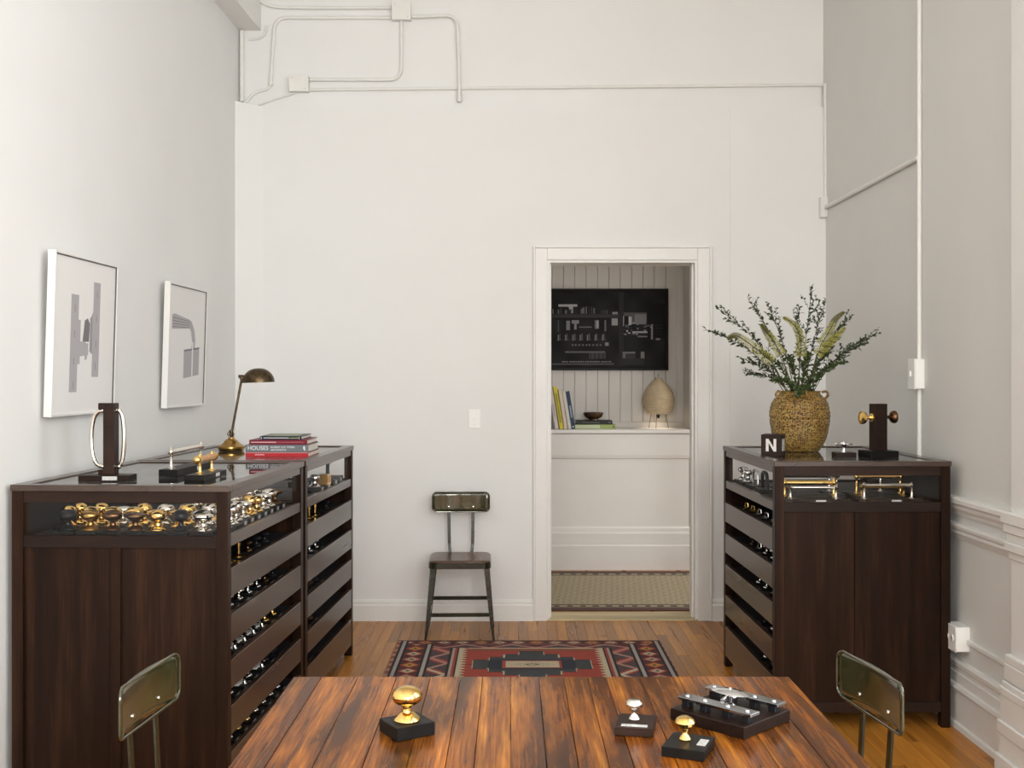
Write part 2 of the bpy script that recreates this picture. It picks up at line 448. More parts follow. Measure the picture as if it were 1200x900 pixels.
# slanted corner fill at the left, with a sloping top
mb = MB()
c0 = (lwx(6.775) - 0.02, 6.775); c1 = (-1.527, YB + 0.005)
mb.add([(c0[0], c0[1], 0), (c1[0], c1[1], 0), (c0[0], YB + .06, 0), (c0[0], c0[1], 3.215), (c1[0], c1[1], 3.185), (c0[0], YB + .06, 3.215)],
       [(0, 1, 4, 3), (1, 2, 5, 4), (2, 0, 3, 5), (3, 4, 5), (0, 2, 1)])
struct(mb.build('trim_2', 'wall'))
# left wall
mb = MB(); mb.prism([(lwx(-3.4), -3.4), (lwx(7.05), 7.05), (lwx(7.05) - 0.2, 7.05), (lwx(-3.4) - 0.2, -3.4)], 0, CEIL)
struct(mb.build('wall_left', 'wall'))
# right wall with two window openings near the camera
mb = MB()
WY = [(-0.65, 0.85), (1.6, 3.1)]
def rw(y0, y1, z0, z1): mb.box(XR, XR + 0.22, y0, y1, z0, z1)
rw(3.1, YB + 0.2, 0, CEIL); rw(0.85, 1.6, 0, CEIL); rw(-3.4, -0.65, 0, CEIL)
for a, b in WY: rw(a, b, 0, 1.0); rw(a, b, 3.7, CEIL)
struct(mb.build('wall_right', 'rwall_shaded'))
for k, (a, b) in enumerate(WY):
    mb = MB()
    mb.box(XR + 0.06, XR + 0.12, a, a + 0.06, 1.0, 3.7).box(XR + 0.06, XR + 0.12, b - 0.06, b, 1.0, 3.7)
    mb.box(XR + 0.06, XR + 0.12, a + .06, b - .06, 1.0, 1.07).box(XR + 0.06, XR + 0.12, a + .06, b - .06, 3.63, 3.7)
    mb.box(XR + 0.06, XR + 0.12, a + .06, b - .06, 2.3, 2.36)
    struct(mb.build('window_%d' % (k + 1), 'trimw'))
# wall behind the camera with two windows
mb = MB(); WX = [(-1.75, -0.25), (0.35, 1.85)]
def bw_(x0, x1, z0, z1): mb.box(x0, x1, -3.4, -3.2, z0, z1)
bw_(-2.2, -1.75, 0, CEIL); bw_(-0.25, 0.35, 0, CEIL); bw_(1.85, 2.2, 0, CEIL)
for a, b in WX: bw_(a, b, 0, 1.0); bw_(a, b, 3.7, CEIL)
struct(mb.build('wall_front', 'wall'))
for k, (a, b) in enumerate(WX):
    mb = MB()
    mb.box(a, a + 0.06, -3.27, -3.22, 1.0, 3.7).box(b - 0.06, b, -3.27, -3.22, 1.0, 3.7).box(a + .06, b - .06, -3.27, -3.22, 1.0, 1.07)
    mb.box(a + .06, b - .06, -3.27, -3.22, 3.63, 3.7).box(a + .06, b - .06, -3.27, -3.22, 2.3, 2.36)
    struct(mb.build('window_%d' % (k + 3), 'trimw'))
struct(MB().box(-2.2, 2.2, -3.4, YB + 0.25, CEIL, CEIL + 0.1).build('ceiling', 'ceil'))
# boxed beam along the left wall under the ceiling
mb = MB(); mb.prism([(lwx(1.5), 1.5), (lwx(YB + .05), YB + .05), (lwx(YB + .05) + .135, YB + .05), (lwx(1.5) + .135, 1.5)], 3.675, 4.0)
struct(mb.build('trim_3', 'trimw'))
# back wall baseboard
bp = [(0, 0), (-0.022, 0), (-0.022, 0.095), (-0.016, 0.104), (-0.016, 0.118), (-0.006, 0.132), (0, 0.132)]
mb = MB()
for x0, x1 in ((-1.55, 0.146), (1.226, XR)):
    mb.prism([(YB + p[0], p[1]) for p in bp], x0, x1, axis=0)
struct(mb.build('baseboard_back', 'trimw'))
# door casing: stiles, head, jambs
cw = 0.074
cas = MB()
for xa, s in ((DX0, -1), (DX1, 1)):
    e = sorted((xa + s * 0.0, xa + s * cw)); cas.box(e[0], e[1], YB - 0.018, YB, 0, DZ + cw, bev=0.002)
    e = sorted((xa + s * cw, xa + s * (cw + 0.014))); cas.box(e[0], e[1], YB - 0.026, YB, 0, DZ + cw + 0.012, bev=0.003)
    e = sorted((xa, xa - s * 0.016)); cas.box(e[0], e[1], YB - 0.006, YB + 0.2, 0, DZ - 0.016)
    e = sorted((xa - s * 0.016, xa - s * 0.027)); cas.box(e[0], e[1], YB + 0.05, YB + 0.1, 0, DZ - 0.016)
cas.box(DX0 + .0005, DX1 - .0005, YB - 0.018, YB, DZ, DZ + cw, bev=0.002)
cas.box(DX0 - cw, DX1 + cw, YB - 0.026, YB, DZ + cw, DZ + cw + 0.014, bev=0.003)
cas.box(DX0, DX1, YB - 0.006, YB + 0.2, DZ - 0.016, DZ)
door = struct(cas.build('door_1', 'trimw'))
MB().box(DX0 - 0.040, DX0 - 0.012, YB - 0.0195, YB - 0.017, 1.345, 1.405, bev=0.0005).build('strike_plate', 'conduit', door)
MB().box(DX0, DX1, YB - 0.012, YB + 0.21, -0.012, 0.010, bev=0.003).build('threshold', 'threshold', door)

# right wall: chair rail, frieze, picture-rail free wall, deep baseboard
def rail(name, prof, y0, y1, x=XR, mat='trimw'):
    return struct(MB().prism([(x - p[0], p[1]) for p in prof], y0, y1, axis=1).build(name, mat))
Y0R, Y1R = 3.1, YB
chair_rail = [(0, .995), (.030, .995), (.036, .985), (.036, .970), (.026, .958), (.024, .945), (.014, .930), (.010, .915), (0, .912)]
chair_rail2 = [(0, .880), (.020, .880), (.026, .870), (.024, .858), (.015, .850), (.018, .838), (.010, .822), (.006, .812), (0, .810)]
base_r = [(0, .290), (.016, .290), (.022, .280), (.020, .262), (.012, .252), (.012, .236), (.018, .232), (.018, .190), (.030, .186), (.034, .172), (.030, .160), (.024, .156), (.024, .028), (.034, .022), (.036, 0), (0, 0)]
rail('trim_4', chair_rail, Y0R, Y1R)
rail('trim_5', chair_rail2, Y0R, Y1R)
rail('baseboard_right', base_r, Y0R, Y1R)
# pilaster beside the window: shaft, belt and stepped base
def ring(mb, proj, z0, z1, ext=None):
    e = proj if ext is None else ext
    mb.box(XR - 0.040 - proj, XR + 0.01, 3.16, 4.20 + e, z0, z1, bev=0.004)
mb = MB(); mb.box(XR - 0.040, XR + 0.01, 3.2, 4.20, 0, CEIL)
ring(mb, .030, .955, 1.000); ring(mb, .022, .920, .956); ring(mb, .014, .885, .921); ring(mb, .020, .850, .886); ring(mb, .008, .820, .851)
ring(mb, .018, .420, .455); ring(mb, .026, .330, .352); ring(mb, .034, .300, .331); ring(mb, .020, .355, .421)
ring(mb, .030, .200, .301); ring(mb, .040, .150, .201); ring(mb, .034, .070, .151); ring(mb, .046, 0, .071)
struct(mb.build('trim_6', 'trimw'))

# ---------------------------------------------------------------- hall behind the door
HY, HB, LZ = 8.60, 8.95, 1.098
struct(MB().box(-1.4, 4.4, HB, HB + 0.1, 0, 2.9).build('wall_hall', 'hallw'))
wallh = bpy.data.objects['wall_hall']
x = -0.6; k = 0
while x < 1.375:
    x1 = min(x + 0.0925, 1.375)
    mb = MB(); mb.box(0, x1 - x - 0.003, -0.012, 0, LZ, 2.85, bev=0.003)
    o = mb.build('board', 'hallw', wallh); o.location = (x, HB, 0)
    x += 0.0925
mb = MB(); mb.box(-0.6, 1.392, HB - 0.022, HB - 0.012, LZ, LZ + 0.045, bev=0.003).box(1.335, 1.392, HB - 0.022, HB - 0.012, LZ + .0452, 2.85, bev=0.003)
struct(mb.build('trim_7', 'hallw'))
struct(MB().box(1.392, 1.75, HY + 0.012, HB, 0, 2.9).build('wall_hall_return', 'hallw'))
mb = MB()
mb.box(-1.4, 1.385, HY + 0.01, HB - 0.001, 0, LZ - 0.03)
mb.box(-1.4, 1.42, HY - 0.030, HB - 0.001, LZ - 0.03, LZ, bev=0.004)
mb.prism([(HY + .01, LZ - .03), (HY - .014, LZ - .035), (HY - .010, LZ - .20), (HY - .004, LZ - .225), (HY + .01, LZ - .23)], -1.4, 1.395, axis=0)
mb.prism([(HY + .01, 0), (HY - .018, 0), (HY - .018, .19), (HY - .012, .20), (HY - .012, .285), (HY - .006, .30), (HY - .004, .325), (HY + .01, .34)], -1.4, 1.398, axis=0)
struct(mb.build('trim_8', plain('hall_wainscot_paint', (0.74, 0.725, 0.70), 0.45, var=0.015, scale=6)))
struct(MB().box(-1.5, -1.4, YB + .2, HB, 0, 2.9).build('wall_hall_left', 'hallw'))
struct(MB().box(-1.5, 4.4, YB + .2, HB + .1, 2.9, 3.0).build('ceiling_hall', 'ceil'))
struct(MB().box(-1.4, 4.4, YB + .21, HY, -0.012, 0.002).build('floor_hall', 'oak'))

def runner_col(x, y):
    W = 1.40; d = min(y, W - y)          # y across the runner
    h = (math.sin(x * 91.7) * math.sin(y * 57.3 + x * 13))
    if d < 0.07: return (0.095, 0.045, 0.036)
    if d < 0.082: return (0.05, 0.03, 0.02)
    if d < 0.165:
        u = (x % 0.085) / 0.085
        t = abs(d - 0.123)
        if 0.3 < u < 0.75 and t < 0.017: return (0.025, 0.02, 0.016)
        if t > 0.034: return (0.16, 0.115, 0.07)
        return (0.34, 0.28, 0.19)
    if d < 0.178: return (0.05, 0.032, 0.022)
    k = math.floor(x / 0.02 + y / 0.035) + math.floor(y / 0.03)
    v = 0.80 + 0.18 * (k % 2) + 0.10 * h
    return (0.43 * v, 0.355 * v, 0.235 * v)
o = painted_sheet('hall_runner', 'sisal', 2.6, 1.40, 300, 110, runner_col, 0.008)
o.location = (-0.6, 7.09, 0.002)
tag(o, 'tan woven hall runner with dark chain border beyond the doorway', 'carpet')

# dark photograph over the ledge
PX0, PX1, PZ0, PZ1 = 0.290, 1.265, 1.562, 2.222
pw, ph = PX1 - PX0 - 0.044, PZ1 - PZ0 - 0.044
prnd = random.Random(11)
rects = []
def pr(x0, x1, y0, y1, g): rects.append((x0, x1, y0, y1, g))
# coordinates in the 1200x840 study of the print: shelves, jars, tool handles, bench and drawers
pr(30, 700, 265, 300, .045); pr(60, 700, 300, 318, .012); pr(690, 735, 40, 780, .030); pr(960, 1140, 150, 500, .009)
pr(95, 280, 165, 185, .42); pr(200, 240, 185, 215, .40); pr(218, 250, 212, 250, .36); pr(325, 350, 200, 250, .14)
for k in range(26): pr(40 + k * 25, 52 + k * 25, 185 + prnd.randint(0, 40), 255, prnd.choice((.03, .06, .10, .02, .16)))
pr(175, 210, 325, 420, .22); pr(225, 300, 320, 355, .24); pr(248, 275, 355, 415, .25); pr(455, 495, 322, 408, .17); pr(470, 486, 330, 400, .38); pr(545, 565, 320, 430, .14)
pr(90, 104, 320, 440, .08); pr(300, 420, 385, 400, .16); pr(620, 680, 305, 375, .34); pr(625, 680, 240, 265, .28)
for k in range(7): pr(90 + k * 72, 102 + k * 72, 470, 525, .20); pr(106 + k * 72, 116 + k * 72, 455, 515, .12); pr(84 + k * 72, 126 + k * 72, 512, 522, .14)
for k in range(9): pr(225 + k * 34, 243 + k * 34, 562, 576, .14)
pr(555, 590, 545, 578, .26); pr(160, 550, 632, 650, .13)
for k in range(12): pr(400 + k * 14, 406 + k * 14, 650, 705, .11)
for k in range(22): pr(135 + k * 22, 150 + k * 22, 728, 744, .22)
pr(30, 640, 752, 766, .12)
pr(735, 960, 245, 345, .10); pr(728, 738, 280, 380, .40); pr(745, 785, 280, 370, .010); pr(786, 816, 285, 366, .46); pr(820, 850, 342, 358, .45); pr(845, 955, 262, 360, .20)
for k in range(40): 
    a, b_ = prnd.randint(735, 1010), prnd.randint(360, 470); pr(a, a + prnd.randint(6, 26), b_, b_ + prnd.randint(5, 16), prnd.choice((.03, .10, .25, .45)))
pr(820, 970, 432, 448, .36); pr(870, 965, 480, 492, .20); pr(1005, 1022, 365, 515, .22); pr(1050, 1090, 505, 520, .22)
pr(725, 850, 640, 660, .20); pr(725, 755, 650, 700, .16); pr(905, 935, 640, 705, .22); pr(720, 930, 700, 770, .035); pr(760, 850, 655, 705, .05)
for k in range(18): pr(1030 + (k % 4) * 24, 1040 + (k % 4) * 24, 370 + (k // 4) * 30, 378 + (k // 4) * 30, .06)
def photo_col(x, y):
    sx = 20 + x / pw * 1125; sy = 795 - y / ph * 760
    g = 0.016 + 0.006 * math.sin(sx * 0.021) * math.cos(sy * 0.017)
    for (a, b, c, d, v) in rects:
        if a <= sx <= b and c <= sy <= d: g = v
    g *= 0.85
    return (g * 1.0, g * 0.98, g * 1.0)
t = thing('framed_photograph', 'large black framed dark photograph of a tool workshop above hall ledge', 'picture', (PX0, HB - 0.0225, PZ0))
w_, h_ = PX1 - PX0, PZ1 - PZ0
mb = MB(); mb.box(0, w_, -.03, 0, 0, .022, bev=.002).box(0, w_, -.03, 0, h_ - .022, h_, bev=.002).box(0, .022, -.03, 0, .022, h_ - .022, bev=.002).box(w_ - .022, w_, -.03, 0, .022, h_ - .022, bev=.002)
mb.build('frame', 'black', t)
o = painted_sheet('print', 'print', pw, ph, 190, 130, photo_col, 0.006, t, upright=True); o.location = (.022, -.012, .022)

# books and bowl on the hall ledge
def book(name, label, loc, rz, w, d, h, cover, group=None, spine=None, page=(0.78, 0.74, 0.66), txt=None):
    """lying book: w along the spine, d deep, h thick; spine faces local -y."""
    t = thing(name, label, 'book', loc, rz, group)
    cm = cmat('cover_' + '_'.join('%02d' % int(c * 99) for c in cover), cover, 0.4)
    c = .003
    mb = MB(); mb.box(0, w, 0, d, 0, c, bev=.0008).box(0, w, 0, d, h - c, h, bev=.0008).box(0, w, 0, c, c, h - c)
    mb.build('cover', cm, t)
    MB().box(.004, w - .004, c + .0005, d - .005, c, h - c).build('pages', cmat('pages', page, 0.8), t)
    if spine:
        for (x0, x1, z0, z1, col) in spine:
            MB().box(x0 * w, x1 * w, -.0006, .0003, z0 * h, z1 * h).build('spine_band', cmat('band_' + '_'.join('%02d' % int(q * 99) for q in col), col), t)
    if txt:
        for (s_, x_, z_, size, col) in txt:
            text_obj('spine_lettering', s_, size, cmat('letter_' + '_'.join('%02d' % int(q * 99) for q in col), col), t, Tr(x_ * w, -.0010, z_ * h) @ Rx(90))
    return t
GL = 'books lying on the hall ledge'
book('book', 'lime green book lying flat at the bottom on hall ledge', (0.493, HY + 0.09, LZ), 0, 0.325, 0.22, 0.034, (0.30, 0.38, 0.12), GL, spine=[(.02, .62, .15, .9, (.55, .60, .42)), (.93, .97, .3, .7, (.08, .09, .05))])
book('book', 'black book between green book and dark bowl on ledge', (0.513, HY + 0.10, LZ + .0345), 0, 0.280, 0.20, 0.031, (0.012, 0.014, 0.012), GL, spine=[(.15, .65, .40, .60, (.10, .10, .08)), (.9, .95, .35, .7, (.2, .2, .2))])
b = MB(); b.lathe([(.0, .006), (.030, .006), (.034, 0), (.038, 0), (.036, .008), (.066, .026), (.080, .046), (.082, .060), (.076, .062), (.072, .052), (.058, .034), (.030, .018), (0, .015)], 32)
o = b.build('bowl', 'bowl'); o.location = (0.650, HY + 0.19, LZ + .066)
tag(o, 'small dark brown glazed bowl on top of the stacked ledge books', 'bowl')
# leaning books, spines to the camera
def upright_book(label, px_b, px_t, pyt, thick, cover, spine=None):
    Yb = HY + 0.03
    p0 = wp(px_b, 0, Yb); dxt = wp(px_t, 0, Yb).x - p0.x
    hgt = wp(0, pyt, Yb).z - LZ
    ang = math.degrees(math.atan2(dxt, hgt))
    L_ = math.hypot(dxt, hgt)
    t = thing('book', label, 'book', (p0.x, Yb, LZ + 0.0005 + math.sin(R(abs(ang))) * 0), 0, 'books leaning on the hall ledge')
    t.rotation_euler = (0, R(ang), 0)
    cm = cmat('cover_' + '_'.join('%02d' % int(c * 99) for c in cover), cover, 0.4)
    # leans about its lower left edge: the right lower edge lifts, so the foot is set on the ledge
    z0 = thick * math.sin(R(abs(ang))) if ang > 0 else 0.0
    T = Tr(0, 0, 0)
    mb = MB(); mb.box(0, .003, 0, .19, 0, L_, T, .0008).box(thick - .003, thick, 0, .19, 0, L_, T, .0008).box(.003, thick - .003, 0, .003, 0, L_, T)
    mb.build('cover', cm, t)
    MB().box(.003, thick - .003, .004, .185, .004, L_ - .004, T).build('pages', cmat('pages', (0.78, 0.74, 0.66), 0.8), t)
    if spine:
        for (z0_, z1_, col) in spine:
            MB().box(thick * .3, thick * .7, -.0006, .0003, z0_ * L_, z1_ * L_, T).build('spine_lettering', cmat('band_' + '_'.join('%02d' % int(q * 99) for q in col), col), t)
    return t
upright_book('pale lilac book leaning leftmost in the ledge row', 650.5, 643.0, 454.5, .029, (.55, .50, .50), [(.3, .6, (.42, .38, .38))])
upright_book('yellow book leaning second from the left on ledge', 656.0, 648.0, 453.5, .030, (.60, .52, .03), [(.15, .85, (.28, .26, .05))])
upright_book('cream pink book leaning just right of yellow book', 661.2, 654.2, 457.0, .027, (.62, .52, .44))
upright_book('grey white book leaning between cream and navy books', 666.0, 658.8, 458.5, .025, (.58, .57, .50))
upright_book('navy blue book leaning rightmost in the ledge row', 670.0, 663.2, 459.0, .028, (.012, .032, .085), [(.3, .62, (.30, .36, .45)), (.04, .08, (.4, .45, .5))])

# paper lantern lamp on the ledge
ly = HY + 0.20
lp = wp(771.5, 0, ly)
t = thing('paper_lamp', 'egg shaped tan paper lamp on thin wire legs on ledge', 'lamp', (lp.x, ly, LZ))
prof = []
zz = lambda py: wp(0, py, ly).z - LZ
zb, zt = zz(485), zz(442.5)
for i in range(41):
    u = i / 40
    r_ = 0.128 * (math.sin(math.pi * (0.20 + 0.80 * u ** 0.92)) ** 0.72 if u < 1 else 0)
    r_ = max(r_, 0.026) * (1 + 0.032 * (i % 2))
    prof.append((r_, zb + (zt - zb) * u))
prof = [(prof[0][0] * .8, zb + .004)] + prof
sh = MB().lathe(prof, 32, cap=False).build('lamp_shade', 'shade', t, angle=14)
bl = bpy.data.lights.new('lamp_bulb', 'POINT'); bl.energy = 1.6; bl.color = (1.0, .9, .74); bl.shadow_soft_size = .025
blo = bpy.data.objects.new('lamp_bulb', bl); C.objects.link(blo); blo.parent = t; blo.location = (0, 0, zb + .10)
for a in (200, 250, 330):
    ca, sa = math.cos(R(a)), math.sin(R(a))
    MB().tube([(.06 * ca, .06 * sa, zb + .02), (.085 * ca, .085 * sa, .004), (.088 * ca, .088 * sa, .003)], .0024, 6).build('leg', 'wire', t)
MB().tube([(0, 0, zt - .004), (0, 0, zt + .012), (.012, 0, zt + .02), (0, 0, zt + .028), (-.012, 0, zt + .02), (0, 0, zt + .012)], .0016, 6).build('top_loop', 'wire', t)
MB().lathe([(0, zb - .035), (.009, zb - .034), (.012, zb - .02), (.010, zb + .01), (0, zb + .012)], 12).build('socket', 'blackmetal', t)

# ---------------------------------------------------------------- rug
rx0, ry0, RW, RH = -0.648, 5.235, 1.492, 1.05
CRE, RED, BLK, GRY, NAV, RUST, DRED = (.56, .47, .32), (.36, .055, .035), (.018, .014, .016), (.050, .058, .062), (.022, .026, .042), (.25, .075, .035), (.13, .024, .026)
PINK = (.46, .23, .18)
def rug_col(x, y):
    U = (x + rx0) - 0.105                 # across, from the rug's middle
    d = RH - y                             # from the far edge
    d = min(d, RH - d); au = abs(U)
    j = math.sin(x * 311.0) * math.sin(y * 271.0)
    if d < .012: return DRED if j > 0 else BLK
    if au > .735: return RUST if (int(y / .05) % 2) else PINK
    if au > .722: return BLK
    if au > .705: return (.42, .36, .33)
    if au > .690: return BLK
    if d < .085:                           # flowered border along the far edge
        k = (x % .105) / .105 - .5; q = (d - .048) / .036
        rr = abs(k * 2.2) + abs(q)
        if rr < .30: return BLK
        if rr < .75: return CRE if int(x / .105) % 3 != 1 else (.50, .26, .06)
        if rr < 1.05: return RED
        return BLK if j > -.2 else DRED
    if au > .590:                          # flower column
        k = (au - .64) / .05; q = ((y % .115) / .115 - .5) * 2
        rr = abs(k) * .8 + abs(q) * .9
        if rr < .22: return BLK
        if rr < .62: return [CRE, (.52, .27, .05), (.48, .36, .24)][int(y / .115) % 3]
        if rr < .9: return RED
        return BLK if (j > .1) else DRED
    if au > .575: return BLK
    if au > .560: return (.44, .38, .34)
    if au > .545: return BLK
    if d < .175 and d > .09:
        z = abs((x % .26) / .26 - .5) * 2
        return PINK if abs((d - .10) / .07 - z) < .16 else (DRED if z > .4 else (.09, .05, .055))
    if au > .445:                          # zigzag column
        z = abs((y % .22) / .22 - .5) * 2
        t = (au - .445) / .10
        if abs(t - z) < .17: return CRE if (int(y / .22) % 3 == 1) else PINK
        if abs(t - z) < .42: return RED if (int(y / .11) % 2) else GRY
        return (.09, .05, .055)
    if au > .432: return BLK
    if au > .420: return (.42, .34, .28)
    if au > .405: return RED
    if au > .395: return BLK
    if au > .345:                          # cream sawteeth
        z = abs((y % .05) / .05 - .5) * 2
        return CRE if (.395 - au) / .05 < .35 + .65 * z else RED
    w = abs(y - RH * 0.505)
    if d < .19: return CRE
    # stepped medallion
    step = lambda uu: .265 if uu < .07 else (.205 if uu < .15 else (.145 if uu < .23 else (.09 if uu < .315 else 0)))
    if au < .155 and w < .075:
        if au > .140 or w > .062: return RED
        rr = au / .055 + w / .026
        if rr < .45: return CRE
        if rr < .8: return BLK
        if rr < 1.05: return CRE
        if j > .55 and rr < 2.2: return (.2, .13, .09)
        return CRE
    s_ = step(au)
    if w < s_ - .004:
        for e in (.07, .15, .23, .315):
            if abs(au - e) < .006 and w > step(e + .01) - .01: return CRE
        return NAV if (w < .10 and au < .23) else GRY
    if w < s_ + .006: return BLK
    return RED if w < .28 else RUST
o = painted_sheet('area_rug', 'rug', RW, RH, 330, 230, rug_col, 0.007)
o.location = (rx0, ry0, 0.0005)
tag(o, 'red and charcoal woven tribal rug with cream medallion on wood floor', 'rug')

# ---------------------------------------------------------------- display cabinets
def make_cabinet(W, D, H, drawer_right, loc, rz, label):
    t = thing('display_cabinet', label, 'cabinet', loc, rz, 'dark wood display cabinets')
    p = 0.040; tb = 0.022
    zD = H - 0.177                                       # floor of the glazed display
    zr = 0.066                                           # underside of bottom rail
    # corner posts
    for x0 in (0, W - p):
        for y0 in (0, D - p):
            MB().box(x0, x0 + p, y0, y0 + p, 0, H - tb, bev=.0015).build('post', 'walnut', t)
    # top frame
    f = .045; o_ = .004
    mb = MB()
    mb.box(-o_, W + o_, -o_, f, H - tb, H, bev=.0015).box(-o_, W + o_, D - f, D + o_, H - tb, H, bev=.0015)
    mb.box(-o_, f, f, D - f, H - tb, H, bev=.0015).box(W - f, W + o_, f, D - f, H - tb, H, bev=.0015)
    top = mb.build('top_frame', 'walnut_y', t)
    MB().box(f - .004, W - f + .004, f - .004, D - f + .004, H - .0105, H - .0045).build('glass_top', 'glass', t)
    # rails on the two ends
    for y0, ys in ((0.004, 0), (D - .024, 1)):
        MB().box(p, W - p, y0, y0 + .02, H - tb - .040, H - tb, bev=.001).build('end_rail', 'brownblock', t)
        MB().box(p, W - p, y0, y0 + .02, zD - .042, zD, bev=.001).build('end_rail', 'brownblock', t)
        MB().box(p, W - p, y0, y0 + .02, zr, zr + .045, bev=.001).build('end_rail', 'brownblock', t)
        xm = W * .48
        MB().box(xm - .018, xm + .018, y0, y0 + .02, zr + .045, zD - .042, bev=.001).build('center_stile', 'walnut', t)
        for a, b_ in ((p, xm - .018), (xm + .018, W - p)):
            MB().box(a, b_, y0 + .010, y0 + .018, zr + .045, zD - .042).build('panel', 'walnut', t)
        MB().box(p, W - p, y0 + .009, y0 + .012, zD, H - tb - .040).build('glass_pane', 'pane', t)
    xs = W if drawer_right else 0.0
    sg = -1 if drawer_right else 1
    def side(name, xa, xb, y0, y1, z0, z1, mat, par=t, bev=.0012):
        a, b_ = sorted((xs + sg * xa, xs + sg * xb))
        return MB().box(a, b_, y0, y1, z0, z1, bev=bev).build(name, mat, par)
    # drawer side
    side('side_rail', .003, .023, p, D - p, H - tb - .030, H - tb, 'walnut_y')
    side('side_rail', .003, .023, p, D - p, zD - .040, zD, 'walnut_y')
    side('glass_pane', .010, .013, p, D - p, zD, H - tb - .030, 'pane', bev=0)
    # closed side against the wall
    side('side_rail', W - .023, W - .003, p, D - p, H - tb - .030, H - tb, 'walnut_y')
    side('side_panel', W - .020, W - .006, p, D - p, zr, zD, 'walnut')
    side('side_panel', W - .020, W - .010, p, D - p, zD, H - tb - .030, 'inner', bev=0)
    # floor of the display
    MB().box(.024, W - .024, .026, D - .026, zD - .036, zD - .012).build('display_floor', 'inner', t)
    # five drawers: slat front, open gap above, dark tray
    tops = [H - 0.292 - .161 * k for k in range(5)]
    for k, zt in enumerate(tops):
        zb_ = zt - .100 if k < 4 else zr - .006
        d = side('drawer', .0, .020, p + .003, D - p - .003, zb_, zt, 'walnut_y')
        a, b_ = sorted((xs + sg * .020, xs + sg * (W - .03)))
        MB().box(a, b_, p, D - p, zt - .030, zt - .016).build('tray', 'inner', d)
    return t, tops, zD - .012
LW, LD, LH = 0.767, 1.08, 1.138
LA = R(-3.03)
L1 = Vector((-1.750, 3.849, 0)); dax = Vector((-math.sin(LA), math.cos(LA), 0))
L2 = L1 + dax * (LD + .04)
RWd, RD, RHh = 0.761, 1.05, 1.150
RA = R(1.02); R1 = Vector((1.131, 4.735, 0))
cab1, tops1, fl1 = make_cabinet(LW, LD, LH, True, L1, LA, 'dark wood display cabinet at left in front, filled with doorknobs')
cab2, tops2, fl2 = make_cabinet(LW, LD, LH, True, L2, LA, 'dark wood display cabinet behind, under the desk lamp and books')
cab3, tops3, fl3 = make_cabinet(RWd, RD, RHh, False, R1, RA, 'dark wood display cabinet at right, under the flower jar')
def on(cab, x, y, z):
    o = {1: L1, 2: L2, 3: R1}[cab]; a = {1: LA, 2: LA, 3: RA}[cab]
    return (o.x + x * math.cos(a) - y * math.sin(a), o.y + x * math.sin(a) + y * math.cos(a), z)

# ---------------------------------------------------------------- hardware samples
def knob_profile(style, s=1.0, slim=False):
    """rosette, neck and head of a doorknob standing upright; s scales it."""
    base = [(0, 0), (.027, 0), (.0285, .002), (.027, .006), (.021, .010), (.018, .014), (.011, .018), (.0095, .024), (.0095, .030), (.012, .033)]
    if slim: base = [(0, 0), (.0165, 0), (.0175, .003), (.015, .007), (.012, .012), (.009, .016), (.0085, .026), (.0105, .030), (.0105, .032)]
    if style == 'oval': head = [(.020, .035), (.029, .041), (.033, .049), (.033, .055), (.029, .063), (.020, .069), (.010, .072), (0, .073)]
    elif style == 'round': head = [(.017, .034), (.025, .040), (.0285, .050), (.0275, .059), (.022, .068), (.012, .073), (0, .075)]
    elif style == 'disc': head = [(.016, .036), (.032, .044), (.036, .050), (.034, .056), (.022, .061), (.008, .063), (0, .063)]
    elif style == 'fluted': head = [(.018, .034), (.024, .036), (.026, .042), (.026, .050), (.023, .055), (.019, .058), (.018, .060), (0, .061)]
    else: head = [(.014, .036), (.026, .042), (.029, .050), (.024, .060), (.014, .066), (0, .067)]
    return [(r * s, z * s) for r, z in base + head]
def knob_builder(style, metal, bw_=.078, bd=.082, bh=.022, s=1.0, plate='front', seg=24, block='block', kx=0.0, ky=0.0, slim=False):
    def f():
        t = thing('knob_sample', '', 'doorknob')
        MB().box(-bw_ / 2, bw_ / 2, -bd / 2, bd / 2, 0, bh, bev=.0012).build('block', block, t)
        MB().lathe(knob_profile(style, s, slim), seg, Tr(kx, ky, bh)).build('knob', metal, t)
        if plate == 'front':
            MB().box(-.016, .016, -bd / 2 - .0008, -bd / 2 + .001, bh * .25, bh * .8).build('label_plate', 'plate', t)
        elif plate == 'side':
            MB().box(bw_ / 2 - .001, bw_ / 2 + .0008, -.014, .014, bh * .2, bh * .85).build('label_plate', 'plate', t)
        elif plate == 'topfront':
            MB().box(-.028, .028, -bd / 2 + .008, -bd / 2 + .022, bh, bh + .0015, bev=.0005).build('label_plate', 'plate', t)
        elif plate == 'topright':
            MB().box(bw_ / 2 - .024, bw_ / 2 - .006, -.016, .022, bh, bh + .0015, bev=.0005).build('label_plate', 'plate', t)
        return t
    return f
METAL = {'brass': ('polished brass', 'brass'), 'aged': ('aged brass', 'agedbrass'), 'nickel': ('polished nickel', 'nickel'), 'chrome': ('chrome', 'chrome'), 'bronze': ('dark bronze', 'bronze'), 'black': ('matte black', 'blackmetal'), 'white': ('white porcelain', 'porcelain')}
STYLE = {'oval': 'oval', 'round': 'round', 'disc': 'flat disc', 'fluted': 'stepped', 'small': 'small'}
ORD = ['first', 'second', 'third', 'fourth', 'fifth', 'sixth', 'seventh', 'eighth', 'ninth', 'tenth', 'eleventh', 'twelfth']
GK = 'doorknobs in the front left cabinet'
def knob(key, loc, rz, label, group, **kw):
    st, me = key
    return place(('knob', st, me, tuple(sorted(kw.items()))), knob_builder(st, METAL[me][1], **kw), loc, rz, label, 'doorknob', group)
